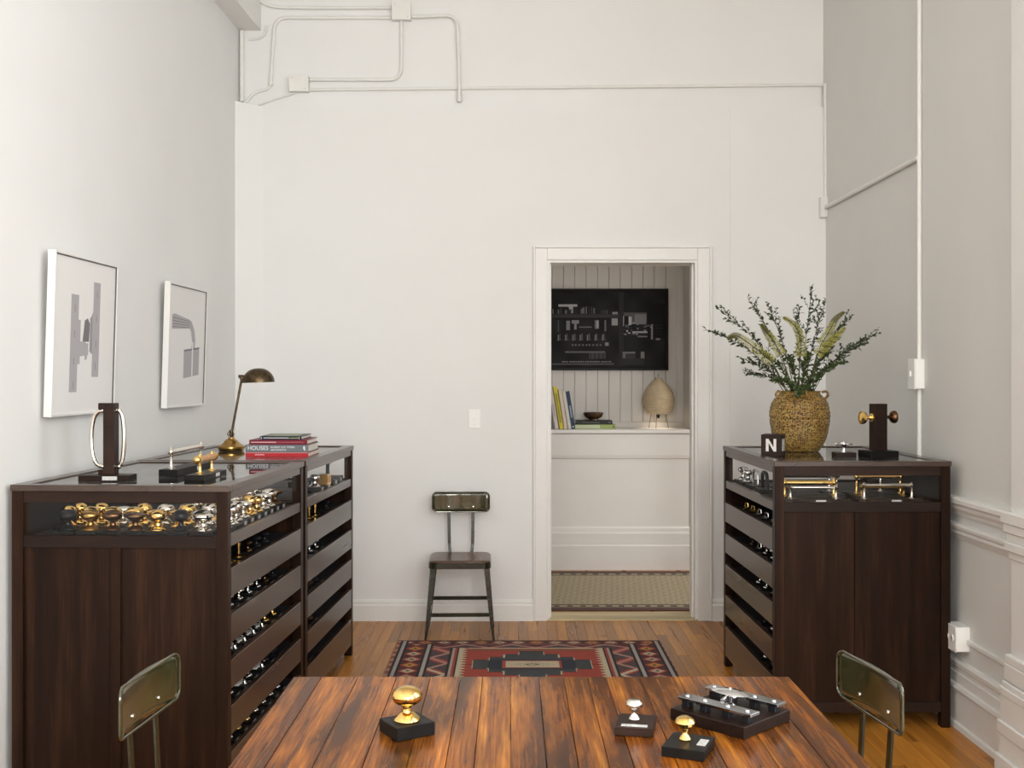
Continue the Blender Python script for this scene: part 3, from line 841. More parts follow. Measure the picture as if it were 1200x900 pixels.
# front row, left to right as the photo shows it
row0 = [('oval', 'black'), ('oval', 'aged'), ('oval', 'bronze'), ('disc', 'bronze'), ('round', 'brass'), ('round', 'black'), ('disc', 'nickel')]
for i, kk in enumerate(row0):
    x = .165 + i * .0818
    knob(kk, on(1, x, .080, fl1), LA, '%s %s doorknob on black block, %s from left in cabinet front row' % (METAL[kk[1]][0], STYLE[kk[0]], ORD[i]), GK, plate='')
rnd = random.Random(21)
rows = [[('round', 'brass'), ('oval', 'brass'), ('oval', 'brass'), ('oval', 'brass'), ('disc', 'brass'), ('disc', 'brass'), ('disc', 'nickel'), ('oval', 'nickel')],
        [('round', 'brass'), ('round', 'brass'), ('disc', 'nickel'), ('round', 'brass'), ('oval', 'nickel'), ('oval', 'brass'), ('round', 'nickel'), ('round', 'nickel')]]
for r_, rw_ in enumerate(rows):
    for i, kk in enumerate(rw_):
        knob(kk, on(1, .125 + i * .0815, .172 + r_ * .092, fl1), LA, '%s %s doorknob, %s from left in %s row behind front knobs' % (METAL[kk[1]][0], STYLE[kk[0]], ORD[i], ['first', 'second'][r_]), GK, plate='')
side_seq = [('round', 'nickel'), ('disc', 'nickel'), ('round', 'brass'), ('fluted', 'brass'), ('disc', 'nickel'), ('oval', 'nickel'), ('disc', 'bronze')]
for c in range(3):
    for j in range(7):
        kk = side_seq[(j + c * 2) % 7] if c else side_seq[j]
        knob(kk, on(1, LW - .085 - c * .09, .365 + j * .093, fl1), LA, '%s %s doorknob in %s row along cabinet glass side, %s from front' % (METAL[kk[1]][0], STYLE[kk[0]], ['the outer', 'the middle', 'the inner'][c], ORD[j]), GK, plate='side')

# small pieces in the drawers
def stand_builder(metal, h=.052):
    def f():
        t = thing('lever_stand', '', 'door hardware')
        MB().box(-.034, .034, -.04, .04, 0, .008, bev=.001).build('block', 'block', t)
        MB().lathe([(0, .008), (.026, .008), (.026, .011), (.012, .014), (.006, .018), (.0055, .008 + h * .7), (.008, .008 + h * .75), (.008, .008 + h), (0, .008 + h + .003)], 18).build('post', metal, t)
        return t
    return f
def plaque_builder(face, metal):
    def f():
        t = thing('escutcheon_sample', '', 'door hardware')
        MB().box(-.036, .036, -.044, .044, 0, .012, bev=.001).build('block', 'block', t)
        MB().box(-.030, .012, -.040, .040, .012, .017, bev=.001).build('plate', face, t)
        MB().lathe([(0, 0), (.010, 0), (.006, .006), (.005, .014), (.011, .018), (.013, .024), (.008, .030), (0, .032)], 16, Tr(.022, 0, .012)).build('knob', metal, t)
        return t
    return f
def latch_builder(metal):
    def f():
        t = thing('latch_sample', '', 'door hardware')
        MB().box(-.04, .04, -.05, .05, 0, .014, bev=.001).build('block', 'block', t)
        MB().box(-.012, .012, -.042, .042, .014, .020, bev=.001).tube([(0, -.03, .02), (0, -.03, .036), (0, .030, .036), (0, .030, .02)], .004, 8).build('bolt', metal, t)
        return t
    return f
DW = 'door hardware in the open drawers'
def drawer_row(cab, k, seq, where, y0, dy):
    W_ = {1: LW, 2: LW, 3: RWd}[cab]; tops = {1: tops1, 2: tops2, 3: tops3}[cab]
    z = tops[k] - .016
    for j, (kind, me) in enumerate(seq):
        if kind is None: continue
        x = (W_ - .066) if cab != 3 else .066
        a = LA if cab != 3 else RA
        loc = on(cab, x, y0 + dy * j, z)
        nm, mm = METAL[me]
        lab = '%s, %s from front' % (where, ORD[j])
        if kind == 'stand': place(('st', me), stand_builder(mm), loc, a, '%s lever post in %s' % (nm, lab), 'door hardware', DW)
        elif kind == 'plaque': place(('pl', me), plaque_builder('porcelain', mm), loc, a, 'white plate with %s knob in %s' % (nm, lab), 'door hardware', DW)
        elif kind == 'latch': place(('la', me), latch_builder(mm), loc, a, '%s bolt latch in %s' % (nm, lab), 'door hardware', DW)
        else: place(('dk', kind, me), knob_builder(kind, mm, bw_=.07, bd=.074, bh=.010, s=.62, plate='side', seg=18), loc, a, '%s %s knob in %s' % (nm, STYLE[kind], lab), 'doorknob', DW)
D1 = ['top', 'second', 'third', 'fourth', 'lowest']
wn = {1: 'front left cabinet %s drawer', 2: 'rear left cabinet %s drawer', 3: 'right cabinet %s drawer'}
seqs1 = [[('stand', 'brass'), ('stand', 'brass'), ('stand', 'aged'), ('small', 'bronze'), ('small', 'black'), ('small', 'black')],
         [('round', 'chrome'), ('round', 'chrome'), ('disc', 'nickel'), ('oval', 'chrome'), ('small', 'chrome'), ('small', 'bronze'), ('small', 'black')],
         [('oval', 'chrome'), ('plaque', 'chrome'), ('plaque', 'nickel'), ('plaque', 'chrome'), ('plaque', 'nickel'), ('small', 'brass'), ('round', 'brass')],
         [('small', 'nickel'), ('small', 'nickel'), ('plaque', 'nickel'), ('small', 'chrome'), ('plaque', 'chrome'), ('small', 'black'), ('latch', 'black')],
         [('small', 'brass'), ('small', 'nickel'), ('small', 'aged'), ('small', 'brass'), ('small', 'nickel'), ('small', 'nickel'), ('small', 'nickel'), ('small', 'chrome')]]
for k in range(5): drawer_row(1, k, seqs1[k], wn[1] % D1[k], .105, .118 if k < 4 else .11)
seqs2 = [[('stand', 'brass'), ('stand', 'nickel'), ('stand', 'aged'), ('stand', 'brass'), (None, 'black'), ('small', 'black')],
         [('round', 'chrome'), ('disc', 'chrome'), ('round', 'chrome'), ('small', 'chrome')],
         [('small', 'white'), ('latch', 'brass'), ('latch', 'bronze'), ('small', 'black')],
         [('latch', 'black'), ('latch', 'bronze'), ('small', 'bronze')],
         [('plaque', 'nickel'), ('latch', 'black')]]
for k in range(5): drawer_row(2, k, seqs2[k], wn[2] % D1[k], .105, .12)
seqs3 = [[('latch', 'chrome'), ('latch', 'nickel'), ('latch', 'chrome'), ('latch', 'nickel'), ('latch', 'aged'), ('latch', 'brass')],
         [('small', 'chrome'), ('oval', 'chrome'), ('small', 'nickel'), ('latch', 'nickel'), ('small', 'bronze')],
         [('small', 'chrome'), ('small', 'bronze'), ('oval', 'chrome'), ('small', 'chrome')],
         [('plaque', 'chrome'), ('small', 'chrome'), ('small', 'black')],
         [('plaque', 'nickel'), ('small', 'black'), ('small', 'nickel')]]
for k in range(5): drawer_row(3, k, seqs3[k], wn[3] % D1[k], .13, .135)

# bar pulls: two posts and a round bar on a long block (bar runs along local x)
def pull_builder(L_, metal, h=.045, r=.0065, block='block', bw_=.074, bh=.020, over=.0, grip=None, gap=None, plate=True, ends=True):
    def f():
        t = thing('bar_pull', '', 'door pull')
        MB().box(-L_ / 2 - .035, L_ / 2 + .035, -bw_ / 2, bw_ / 2, 0, bh, bev=.0012).build('block', block, t)
        g = (gap or L_) / 2
        for s_ in (-1, 1):
            MB().lathe([(0, 0), (.016, 0), (.016, .003), (.008, .006), (.0058, .012), (.0052, h * .5), (.0075, h * .52), (.0052, h * .56), (.0055, h - r), (.009, h - r * .3), (.0095, h + r * .5), (.006, h + r * 1.2), (.003, h + r * 1.9), (0, h + r * 2)], 16, Tr(s_ * g, 0, bh)).build('post', metal, t)
        T = Tr(0, 0, bh + h) @ Ry(90)
        e = L_ / 2
        if grip:
            MB().lathe([(0, -e), (r * 1.05, -e), (r * 1.05, e), (0, e)], 18, T).build('grip', grip, t)
            for s_ in (-1, 1):
                MB().ball(r * 1.35, Tr(s_ * (e + r * .3), 0, bh + h), 16).build('end_cap', metal, t)
        else:
            MB().lathe([(0, -e), (r, -e), (r, e), (0, e)], 18, T).build('bar', metal, t)
            if ends:
                for s_ in (-1, 1): MB().ball(r * 1.3, Tr(s_ * (e + r * .2), 0, bh + h), 14).build('end_cap', metal, t)
        if plate:
            MB().box(-.022 + L_ * .12, .022 + L_ * .12, -bw_ / 2 - .0008, -bw_ / 2 + .001, bh * .2, bh * .85).build('label_plate', 'plate', t)
        return t
    return f
GP = 'bar pulls in the right cabinet'
def pull(key, loc, rz, label, group=GP, **kw):
    return place(('pull', key, tuple(sorted(kw.items()))), pull_builder(key, **kw), loc, rz, label, 'door pull', group)
pull(.20, on(3, .190, .085, fl3), RA, 'nickel bar pull on brown block, left one in right cabinet front row', metal='nickel', block='brownblock', h=.048)
pull(.21, on(3, .520, .085, fl3), RA, 'nickel bar pull on brown block, right one in right cabinet front row', metal='nickel', block='brownblock', h=.058, bw_=.07)
pull(.22, on(3, .200, .180, fl3), RA, 'thick brass bar pull behind the front left pull in right cabinet', metal='brass', r=.010, h=.060)
pull(.19, on(3, .530, .180, fl3), RA, 'aged brass bar pull behind the front right pull in right cabinet', metal='agedbrass', h=.040)
pull(.26, on(3, .222, .272, fl3), RA, 'pale nickel bar pull in third row at left in right cabinet', metal='nickel', r=.011, h=.085)
pull(.20, on(3, .545, .275, fl3), RA, 'thin brass bar pull in third row at right in right cabinet', metal='brass', r=.008, h=.078)
pull(.24, on(3, .47, .375, fl3), RA, 'nickel bar pull in the fourth row of the right cabinet', metal='nickel', r=.009, h=.082)
# pieces along its left glass
def dpull_builder(metal, block='block', w=.09, h=.075, r=.009):
    def f():
        t = thing('door_pull', '', 'door pull')
        MB().box(-w / 2 - .02, w / 2 + .02, -.035, .035, 0, .020, bev=.001).build('block', block, t)
        c = h * .3
        pts = [(-w / 2, 0, .02), (-w / 2, 0, .02 + h - c), (-w / 2 + c * .3, 0, .02 + h - c * .3), (-w / 2 + c, 0, .02 + h), (w / 2 - c, 0, .02 + h), (w / 2 - c * .3, 0, .02 + h - c * .3), (w / 2, 0, .02 + h - c), (w / 2, 0, .02)]
        MB().tube(pts, r, 10).build('handle', metal, t)
        MB().box(w / 2 + .005, w / 2 + .0208, -.016, .016, .004, .017).build('label_plate', 'plate', t)
        return t
    return f
GD = 'pieces along the glass of the right cabinet'
place('dblack', dpull_builder('blackmetal'), on(3, .085, .520, fl3), RA + R(90), 'black rounded door pull behind side glass of the right cabinet', 'door pull', GD)
place('dchrome', dpull_builder('chrome', r=.006, h=.070, w=.10), on(3, .085, .700, fl3), RA + R(90), 'chrome door pull near the rear side glass of right cabinet', 'door pull', GD)
place('dnick', dpull_builder('nickel', r=.007, h=.085, w=.07), on(3, .175, .62, fl3), RA + R(90), 'tall nickel door pull in second row inside right cabinet side', 'door pull', GD)
knob(('fluted', 'chrome'), on(3, .080, .84, fl3), RA, 'chrome stepped knob on black block at rear left of right cabinet', GD, plate='side')
knob(('small', 'chrome'), on(3, .080, .945, fl3), RA, 'small chrome knob at the far end of right cabinet side', GD, plate='side')
# rear left cabinet display: brass box latch, black lever, blocks
def lever_builder(metal, block='block', h=.055):
    def f():
        t = thing('lever_sample', '', 'door handle')
        MB().box(-.045, .045, -.06, .06, 0, .032, bev=.001).build('block', block, t)
        MB().lathe([(0, .032), (.026, .032), (.026, .036), (.016, .045), (.010, .055), (.009, .032 + h), (0, .032 + h + .004)], 18).build('rosette', metal, t)
        z = .032 + h
        MB().tube([(0, 0, z - .012), (0, .012, z), (0, .03, z + .004), (0, .07, z + .008), (0, .115, z + .010), (0, .125, z + .010)], [.008, .009, .0085, .0085, .009, .006], 10).build('lever', metal, t)
        MB().box(.0445, .0458, -.018, .018, .006, .026).build('label_plate', 'plate', t)
        return t
    return f
def boxlatch_builder():
    t = thing('box_latch', '', 'latch')
    MB().box(-.04, .04, -.045, .045, 0, .022, bev=.001).build('block', 'block', t)
    MB().box(-.012, .038, -.036, .036, .022, .074, bev=.002).build('case', 'agedbrass', t)
    mb = MB(); mb.box(.038, .041, -.036, .036, .022, .030, bev=.0008).box(.038, .041, -.036, .036, .066, .074, bev=.0008).box(.038, .041, -.036, -.027, .030, .066, bev=.0008).box(.038, .041, .027, .036, .030, .066, bev=.0008)
    mb.build('case_rim', 'brass', t)
    MB().box(.0395, .0408, -.02, .02, .004, .019).build('label_plate', 'plate', t)
    return t
GR = 'handles in the rear left cabinet'
place('boxlatch', boxlatch_builder, on(2, LW - .068, .615, fl2), LA, 'square brass box latch behind side glass of rear left cabinet', 'latch', GR)
place('blacklever', lever_builder('blackmetal', h=.078), on(2, LW - .075, .790, fl2), LA, 'black lever door handle behind side glass of rear left cabinet', 'door handle', GR)
place('nicklever', lever_builder('nickel', h=.062), on(2, LW - .20, .70, fl2), LA, 'nickel lever handle further inside the rear left cabinet', 'door handle', GR)
knob(('fluted', 'chrome'), on(2, LW - .075, .50, fl2), LA, 'chrome stepped knob beside the brass latch in rear left cabinet', GR, plate='side')
t = thing('grey_block', 'bare dark grey display block at the far end of rear left cabinet', 'block', on(2, LW - .085, .955, fl2), LA, GR)
MB().box(-.045, .045, -.06, .06, 0, .034, bev=.001).build('body', cmat('grey_block', (.05, .048, .045)), t)
MB().box(.0445, .0458, -.018, .018, .006, .026).build('label_plate', 'plate', t)

# ---------------------------------------------------------------- things on the left cabinets
# tall stand with two bowed pulls
t = thing('pull_handle_stand', 'dark wood post with two bowed nickel pulls on front left cabinet', 'door pull', (-1.487, 4.045, LH - .0044), 0.0)
MB().box(-.092, .092, -.04, .05, 0, .022, bev=.0012).build('base', 'brownblock', t)
mb = MB(); mb.box(-.008, .032, -.022, .03, .022, .285, bev=.0015)
mb.box(-.032, -.008, -.006, .024, .262, .285, bev=.0012).box(-.032, -.008, -.006, .024, .022, .040, bev=.0012)
mb.build('post', 'brownblock', t)
for s_, x0, bul in ((-1, -.008, .052), (1, .032, .028)):
    pts = []
    for i in range(17):
        a = -math.pi / 2 + math.pi * i / 16
        pts.append((x0 + s_ * bul * math.cos(a) ** .55 if math.cos(a) > 1e-6 else x0, .004, .155 + .103 * math.sin(a)))
    MB().tube(pts, .0078, 10).build('pull', 'nickel', t)
    for zc in (.052, .258): MB().ball(.009, Tr(x0 + s_ * .010, .004, zc), 12).build('pull_end', 'nickel', t)
MB().box(-.004, .050, -.0412, -.0395, .005, .019).build('label_plate', 'plate', t)
# two bar handles on blocks, running away from the camera
zt = LH - .0044
p = wp(217, 0, 4.41)
pull(.342, (-1.305, 4.415, zt), R(90) + LA, 'long nickel bar handle on black block on front left cabinet', None, metal='nickel', h=.066, r=.0100, bh=.026, bw_=.073, plate=True, block='block')
pull(.19, (-1.158, 4.165, zt), R(90) + LA, 'tan leather grip brass handle on black block on front left cabinet', None, metal='brass', h=.054, r=.0115, bh=.020, bw_=.076, grip='leather', gap=.135)
# desk lamp
ly = 5.66; lx = (271 - 600) / F * ly
t = thing('desk_lamp', 'small bronze desk lamp with domed shade on rear left cabinet', 'lamp', (lx, ly, LH - .0044))
MB().lathe([(0, 0), (.060, 0), (.063, .003), (.064, .010), (.069, .014), (.069, .022), (.062, .027), (.048, .034), (.038, .042), (.032, .052), (.028, .056), (.018, .060), (.016, .068), (.010, .070), (0, .070)], 32).build('base', 'agedbrass', t)
mb = MB(); mb.ball(.011, Tr(0, 0, .082), 12); mb.tube([(-.012, 0, .072), (-.018, -.004, .085), (-.010, -.008, .098), (.004, -.006, .100)], .0028, 8); mb.tube([(.010, -.01, .070), (.016, -.012, .084), (.010, -.01, .096)], .0028, 8)
mb.lathe([(.008, .078), (.010, .084), (.010, .102), (.008, .108)], 14)
mb.build('joint', 'lampbronze', t)
top = Vector((.054, 0, .372))
MB().tube([(0, 0, .078), top], .0062, 10).build('arm', 'lampbronze', t)
mb = MB(); mb.tube([top + Vector((-.016, 0, .010)), top + Vector((.030, 0, .008))], .0085, 10); mb.lathe([(0, -.014), (.009, -.012), (.009, .012), (0, .014)], 12, Tr(*top) @ Rx(90))
mb.tube([top + Vector((.020, 0, .006)), top + Vector((.052, 0, .026))], [.011, .016], 12)
mb.build('shade_holder', 'lampbronze', t)
prof = []
for i in range(13):
    a = math.pi / 2 * i / 12
    prof.append((.082 * math.sin(a) ** 0.9 if i else 0, .074 * math.cos(a)))
inner = [(r * .965, max(z - .003, 0.0)) for r, z in prof][::-1]
MB().lathe(prof + inner, 36, Tr(top.x + .086, 0, top.z - .022) @ Ry(-2)).build('shade', 'lampbronze', t)
MB().ball(.022, Tr(top.x + .086, 0, top.z + .012), 14).build('bulb', 'porcelain', t)
# book stack
bz = LH - .0044
bx, by = -1.262, 5.214
GB = 'books stacked beside the desk lamp'
book('book', 'red book at the bottom of the stack beside desk lamp', (bx, by, bz), R(-1), .298, .27, .0225, (.40, .022, .03), GB, spine=[(.005, .995, .86, .93, (.62, .50, .48)), (.15, .30, .38, .62, (.62, .30, .30))])
book('book', 'thick grey book titled HOUSES in the stack beside lamp', (bx, by + .002, bz + .023), R(-1), .298, .255, .0350, (.155, .165, .175), GB,
     txt=[('HOUSES', .03, .30, .027, (.75, .75, .75)), ('ROBERT A.M. STERN', .40, .55, .0125, (.72, .72, .72)), ('ARCHITECTS', .40, .18, .0125, (.70, .70, .70))], spine=[(.92, .945, .40, .80, (.75, .75, .75)), (.935, .95, .20, .42, (.70, .70, .70))])
book('book', 'burgundy book lying on the grey HOUSES book', (bx + .016, by + .004, bz + .0585), R(-1), .276, .25, .0225, (.17, .014, .028), GB, spine=[(.03, .47, .40, .62, (.60, .38, .38)), (.49, .94, .42, .60, (.32, .09, .11))])
book('book', 'thin black book on top of the stack beside lamp', (bx + .066, by + .006, bz + .0815), R(-1), .198, .235, .0170, (.018, .022, .04), GB, spine=[(.09, .70, .36, .64, (.45, .45, .42)), (.02, .05, .15, .85, (.30, .32, .42)), (.72, .93, .36, .60, (.30, .30, .12)), (.94, .955, .1, .9, (.45, .45, .6))])
b4 = [o for o in bpy.data.objects if o.get('label', '').startswith('thin black book')][0]
MB().box(.02, .17, .03, .20, .017, .0174).build('cover_print', cmat('cover_print_a', (.30, .33, .20)), b4)

# ---------------------------------------------------------------- things on the right cabinet
zt = RHh - .0044
# letter cube
t = thing('letter_cube', 'dark wooden cube with silver letter N beside flower jar', 'letter block', (1.222, 5.150, zt), R(-25))
s_ = .094
MB().box(-s_ / 2, s_ / 2, -s_ / 2, s_ / 2, 0, s_ + .006, bev=.0015).build('cube', 'brownblock', t)
def letter_N(T):
    mb = MB()
    w, h, b_ = .048, .058, .0125
    mb.box(-w / 2, -w / 2 + b_, -.002, 0, 0, h, T).box(w / 2 - b_, w / 2, -.002, 0, 0, h, T)
    mb.prism([(-w / 2 + b_, h), (-w / 2 + b_, h - .018), (w / 2 - b_, 0), (w / 2 - b_, .018)], -.002, 0, T, axis=1)
    return mb
letter_N(Tr(0, -s_ / 2, .022)).build('letter', 'plate', t)
letter_N(Rz(90) @ Tr(0, -s_ / 2, .022)).build('letter', 'plate', t)
# cross handle on block
t = thing('cross_handle', 'chrome cross tap handle on brown block between jar and post', 'tap handle', (1.535, 5.09, zt))
MB().box(-.046, .046, -.040, .040, 0, .020, bev=.001).build('block', 'brownblock', t)
mb = MB(); mb.lathe([(0, .020), (.012, .020), (.010, .026), (.0075, .034), (.0075, .042), (.013, .050), (.016, .056), (.015, .064), (.011, .070), (.006, .073), (0, .074)], 20)
mb.build('stem', 'chrome', t)
mb = MB()
for a in (10, 100, 190, 280):
    ca, sa = math.cos(R(a)), math.sin(R(a))
    mb.tube([(.010 * ca, .010 * sa, .058), (.026 * ca, .026 * sa, .058), (.036 * ca, .036 * sa, .058), (.040 * ca, .040 * sa, .058), (.043 * ca, .043 * sa, .058)], [.0065, .0050, .0068, .0068, .004], 10)
mb.build('arms', 'chrome', t)
# post with a knob on either side
t = thing('knob_post', 'dark post on block with brass and bronze doorknobs on right cabinet', 'doorknob', (1.675, 5.035, zt), R(12))
MB().box(-.068, .068, -.060, .060, 0, .032, bev=.0012).build('base', 'block', t)
MB().box(-.031, .031, -.026, .026, .032, .245, bev=.0012).build('post', 'brownblock', t)
kp = [(0, 0), (.020, 0), (.020, .003), (.013, .007), (.008, .014), (.0075, .024), (.011, .028), (.020, .032), (.028, .040), (.030, .048), (.029, .054), (.022, .058), (.012, .060), (0, .0605)]
MB().lathe(kp, 26, Tr(-.031, 0, .182) @ Ry(-90)).build('knob', 'brass', t)
MB().lathe([(r * .98, z) for r, z in kp], 26, Tr(.031, 0, .184) @ Ry(90)).build('knob', 'bronze', t)
MB().lathe([(0, 0), (.010, 0), (.010, .003), (.004, .005), (.004, .012), (0, .013)], 14, Tr(.031, 0, .092) @ Ry(90)).box(.040, .044, -.003, .003, .080, .106).build('thumb_turn', 'chrome', t)
# jar
jy = 5.45; jx = (937 - 600) / F * jy
t = thing('ceramic_jar', 'ochre pitted ceramic jar with small ears on right cabinet', 'vase', (jx, jy, zt))
pts = [(0, .004), (.086, 0), (.094, .004), (.112, .028), (.127, .060), (.138, .100), (.145, .145), (.147, .180), (.145, .208), (.138, .234), (.126, .256), (.110, .272), (.102, .280), (.099, .286), (.101, .292)]
prof = []
for i in range(len(pts) - 1):
    for k in range(4):
        u = k / 4; r_ = pts[i][0] + (pts[i + 1][0] - pts[i][0]) * u; z_ = pts[i][1] + (pts[i + 1][1] - pts[i][1]) * u
        if i > 0: r_ += .0012 * math.sin(z_ * 2 * math.pi / .021) - (.0022 if abs((z_ % .047) - .02) < .003 else 0)
        prof.append((max(r_, 0), z_))
prof += [(.103, .297), (.096, .298), (.093, .290), (.095, .270), (.080, .262), (0, .262)]
MB().lathe(prof, 56).build('body', 'jar', t)
for a in (200, 340, 90, 270):
    ca, sa = math.cos(R(a)), math.sin(R(a))
    pp = [((.118 + .018 * math.sin(k / 8 * math.pi)) * ca - .020 * math.cos(k / 8 * math.pi) * sa * 0 , (.118 + .018 * math.sin(k / 8 * math.pi)) * sa, .258 + .045 * k / 8) for k in range(9)]
    pp[-1] = (.106 * ca, .106 * sa, .292)
    MB().tube(pp, .0065, 8).build('ear', 'jar', t)
# sprigs and foxtail lilies standing in the jar
mouth = Vector((jx, jy, zt + .27))
rnd = random.Random(5)
def curve(p0, p1, bend, n=12):
    out = []
    for i in range(n + 1):
        u = i / n
        p = p0.lerp(p1, u)
        p += bend * math.sin(math.pi * u) * (1 - .3 * u)
        out.append(p)
    return out
def leaf(mb, p, d, ln, wd):
    d = d.normalized(); s_ = d.cross(Vector((rnd.uniform(-1, 1), rnd.uniform(-1, 1), rnd.uniform(-.3, 1))))
    if s_.length < 1e-4: return
    s_.normalize(); n_ = d.cross(s_)
    a, b_ = p + d * ln * .45, p + d * ln
    dr = Vector((0, 0, -ln * .12))
    mb.add([p, a + s_ * wd - n_ * wd * .3, b_ + dr, a - s_ * wd - n_ * wd * .3, a], [(0, 1, 4), (1, 2, 4), (2, 3, 4), (3, 0, 4)])
def sprig(label, px, py, Yt, n_leaf, dark=True, sub=4, start=.25):
    tip = wp(px, py, Yt)
    root = mouth + Vector(((tip.x - mouth.x) * .12, (tip.y - mouth.y) * .12, -.015))
    out = Vector((tip.x - root.x, tip.y - root.y, 0))
    bend = Vector((0, 0, .03)) + out * -.06 + Vector((0, 0, out.length * .10))
    t = thing('leafy_sprig', label, 'plant', root, 0, 'sprigs in the ochre jar')
    c = [p - root for p in curve(root, tip, bend)]
    st = MB(); st.tube(c, [.0022 - .0012 * i / 12 for i in range(13)], 6)
    lf = MB()
    for i in range(n_leaf):
        u = start + (1 - start) * (i + rnd.random()) / n_leaf
        k = min(int(u * 12), 11); p_ = c[k].lerp(c[k + 1], u * 12 - k)
        tg = (c[k + 1] - c[k]).normalized()
        d = tg * .5 + Vector((rnd.uniform(-1, 1), rnd.uniform(-1, 1), rnd.uniform(-.4, .8)))
        leaf(lf, p_, d, rnd.uniform(.024, .044) * (1.2 - .45 * u), rnd.uniform(.0040, .0075))
    for q in range(sub):
        u = .40 + .55 * (q + .5) / sub; k = min(int(u * 12), 11); p_ = c[k]
        tg = (c[k + 1] - c[k]).normalized()
        d = (tg + Vector((rnd.uniform(-1, 1), rnd.uniform(-.6, .6), rnd.uniform(-.2, .7))) * .8).normalized()
        e = p_ + d * rnd.uniform(.045, .085)
        st.tube([p_, p_.lerp(e, .5) + Vector((0, 0, .004)), e], [.0011, .0010, .0007], 5)
        for z_ in range(9):
            v_ = .3 + .7 * z_ / 8
            leaf(lf, p_.lerp(e, v_), d * .6 + Vector((rnd.uniform(-1, 1), rnd.uniform(-1, 1), rnd.uniform(-.5, .8))), rnd.uniform(.013, .025), rnd.uniform(.0030, .0055))
    st.build('stem', 'stem', t)
    o = lf.build('foliage', 'leafd' if dark else 'leafm', t, fixn=False); o['kind'] = 'stuff'
    return t
SP = [(952, 334, 5.45, 'tallest leafy sprig rising straight up from the jar'), (876, 348, 5.38, 'tall leafy sprig leaning left, left of the lily spikes'),
      (840, 361, 5.42, 'long leafy sprig reaching up toward the door casing'), (827, 386, 5.36, 'leafy sprig reaching farthest left from the jar'),
      (900, 358, 5.52, 'thin leafy sprig between the left lily spikes'), (936, 359, 5.35, 'leafy sprig just left of the tallest sprig'),
      (968, 353, 5.55, 'leafy sprig just right of the tallest sprig'), (997, 370, 5.40, 'leafy sprig curving beside the right lily spikes'),
      (1029, 391, 5.46, 'leafy sprig reaching farthest right from the jar'), (1014, 402, 5.34, 'bushy leafy sprig low on the right of the jar'),
      (871, 424, 5.36, 'short leafy sprig low on the left of the jar'), (873, 439, 5.44, 'lowest drooping sprig on the left of the jar')]
for px, py, Yt, lab in SP: sprig(lab, px, py, Yt, 44, True, 7)
for px, py, Yt, lab in [(990, 424, 5.34, 'leafy green sprig spreading low right over jar rim'), (962, 440, 5.30, 'short green sprig over the front right jar rim'),
                        (908, 446, 5.30, 'short green sprig over the front left jar rim'), (925, 418, 5.38, 'dense green sprig in the middle of the bouquet'),
                        (948, 414, 5.40, 'dense green sprig right of the bouquet middle'), (893, 412, 5.42, 'dense green sprig left of the bouquet middle'), (936, 463, 5.27, 'short sprig hanging over the middle of the jar rim'), (975, 408, 5.48, 'dense green sprig behind the right lily spikes')]:
    sprig(lab, px, py, Yt, 90, False, 4, .08)
def foxtail(label, pts_px, Yt, tipdark):
    w = [wp(px, py, Yt) for px, py in pts_px]
    root = mouth + Vector(((w[-1].x - mouth.x) * .15, (w[-1].y - mouth.y) * .15, -.01))
    t = thing('foxtail_lily', label, 'flower', root, 0, 'foxtail lilies in the ochre jar')
    def bez(u):
        seg = u * (len(w) - 1); k = min(int(seg), len(w) - 2); f = seg - k
        p0 = w[max(k - 1, 0)]; p1 = w[k]; p2 = w[k + 1]; p3 = w[min(k + 2, len(w) - 1)]
        return 0.5 * ((2 * p1) + (p2 - p0) * f + (2 * p0 - 5 * p1 + 4 * p2 - p3) * f * f + (3 * p1 - p0 - 3 * p2 + p3) * f ** 3)
    MB().tube([Vector((0, 0, 0)), (w[0] - root) * .5 + Vector((0, 0, .01)), w[0] - root] + [bez(k / 8) - root for k in range(1, 9)], .0026, 6).build('stem', 'stem', t)
    sp = MB(); n = 420
    for i in range(n):
        u = i / n
        p_ = bez(u) - root; tg = (bez(min(u + .02, 1)) - bez(max(u - .02, 0))).normalized()
        a = i * 2.399
        s1 = tg.cross(Vector((0.3, 1, 0.1))).normalized(); s2 = tg.cross(s1)
        rad = s1 * math.cos(a) + s2 * math.sin(a)
        rr = .022 * (1 - u) ** .75 + .0035
        q = p_ + rad * rr; d = (rad + tg * .8).normalized(); sd = d.cross(tg).normalized()
        ln = .009 * (1 - .5 * u); wd = .0036
        sp.cur = 1 if (u > .55 and tipdark) or (i % 4 == 0) else 0
        base_ = p_ + rad * rr * .25
        sp.add([base_, q + sd * wd, q + d * ln, q - sd * wd, q + rad * .003 + tg * .002], [(0, 1, 4), (1, 2, 4), (2, 3, 4), (3, 0, 4)])
    o = sp.build('flower_spike', ['lily', 'lily2'], t, fixn=False); o['kind'] = 'stuff'
foxtail('green foxtail lily spike drooping at far left of the bouquet', [(905, 424), (880, 404), (862, 393), (853, 398)], 5.33, True)
foxtail('brownish foxtail lily spike leaning left over the jar', [(916, 416), (905, 398), (897, 388), (892, 380)], 5.36, True)
foxtail('pale yellow foxtail lily spike at center curving up left', [(938, 418), (938, 396), (930, 380), (918, 372)], 5.30, False)
foxtail('brownish foxtail lily spike highest on the right side', [(962, 404), (972, 388), (979, 374), (989, 366)], 5.38, True)
foxtail('pale yellow foxtail lily spike spreading right below brownish one', [(957, 416), (970, 404), (981, 394), (990, 384)], 5.31, False)

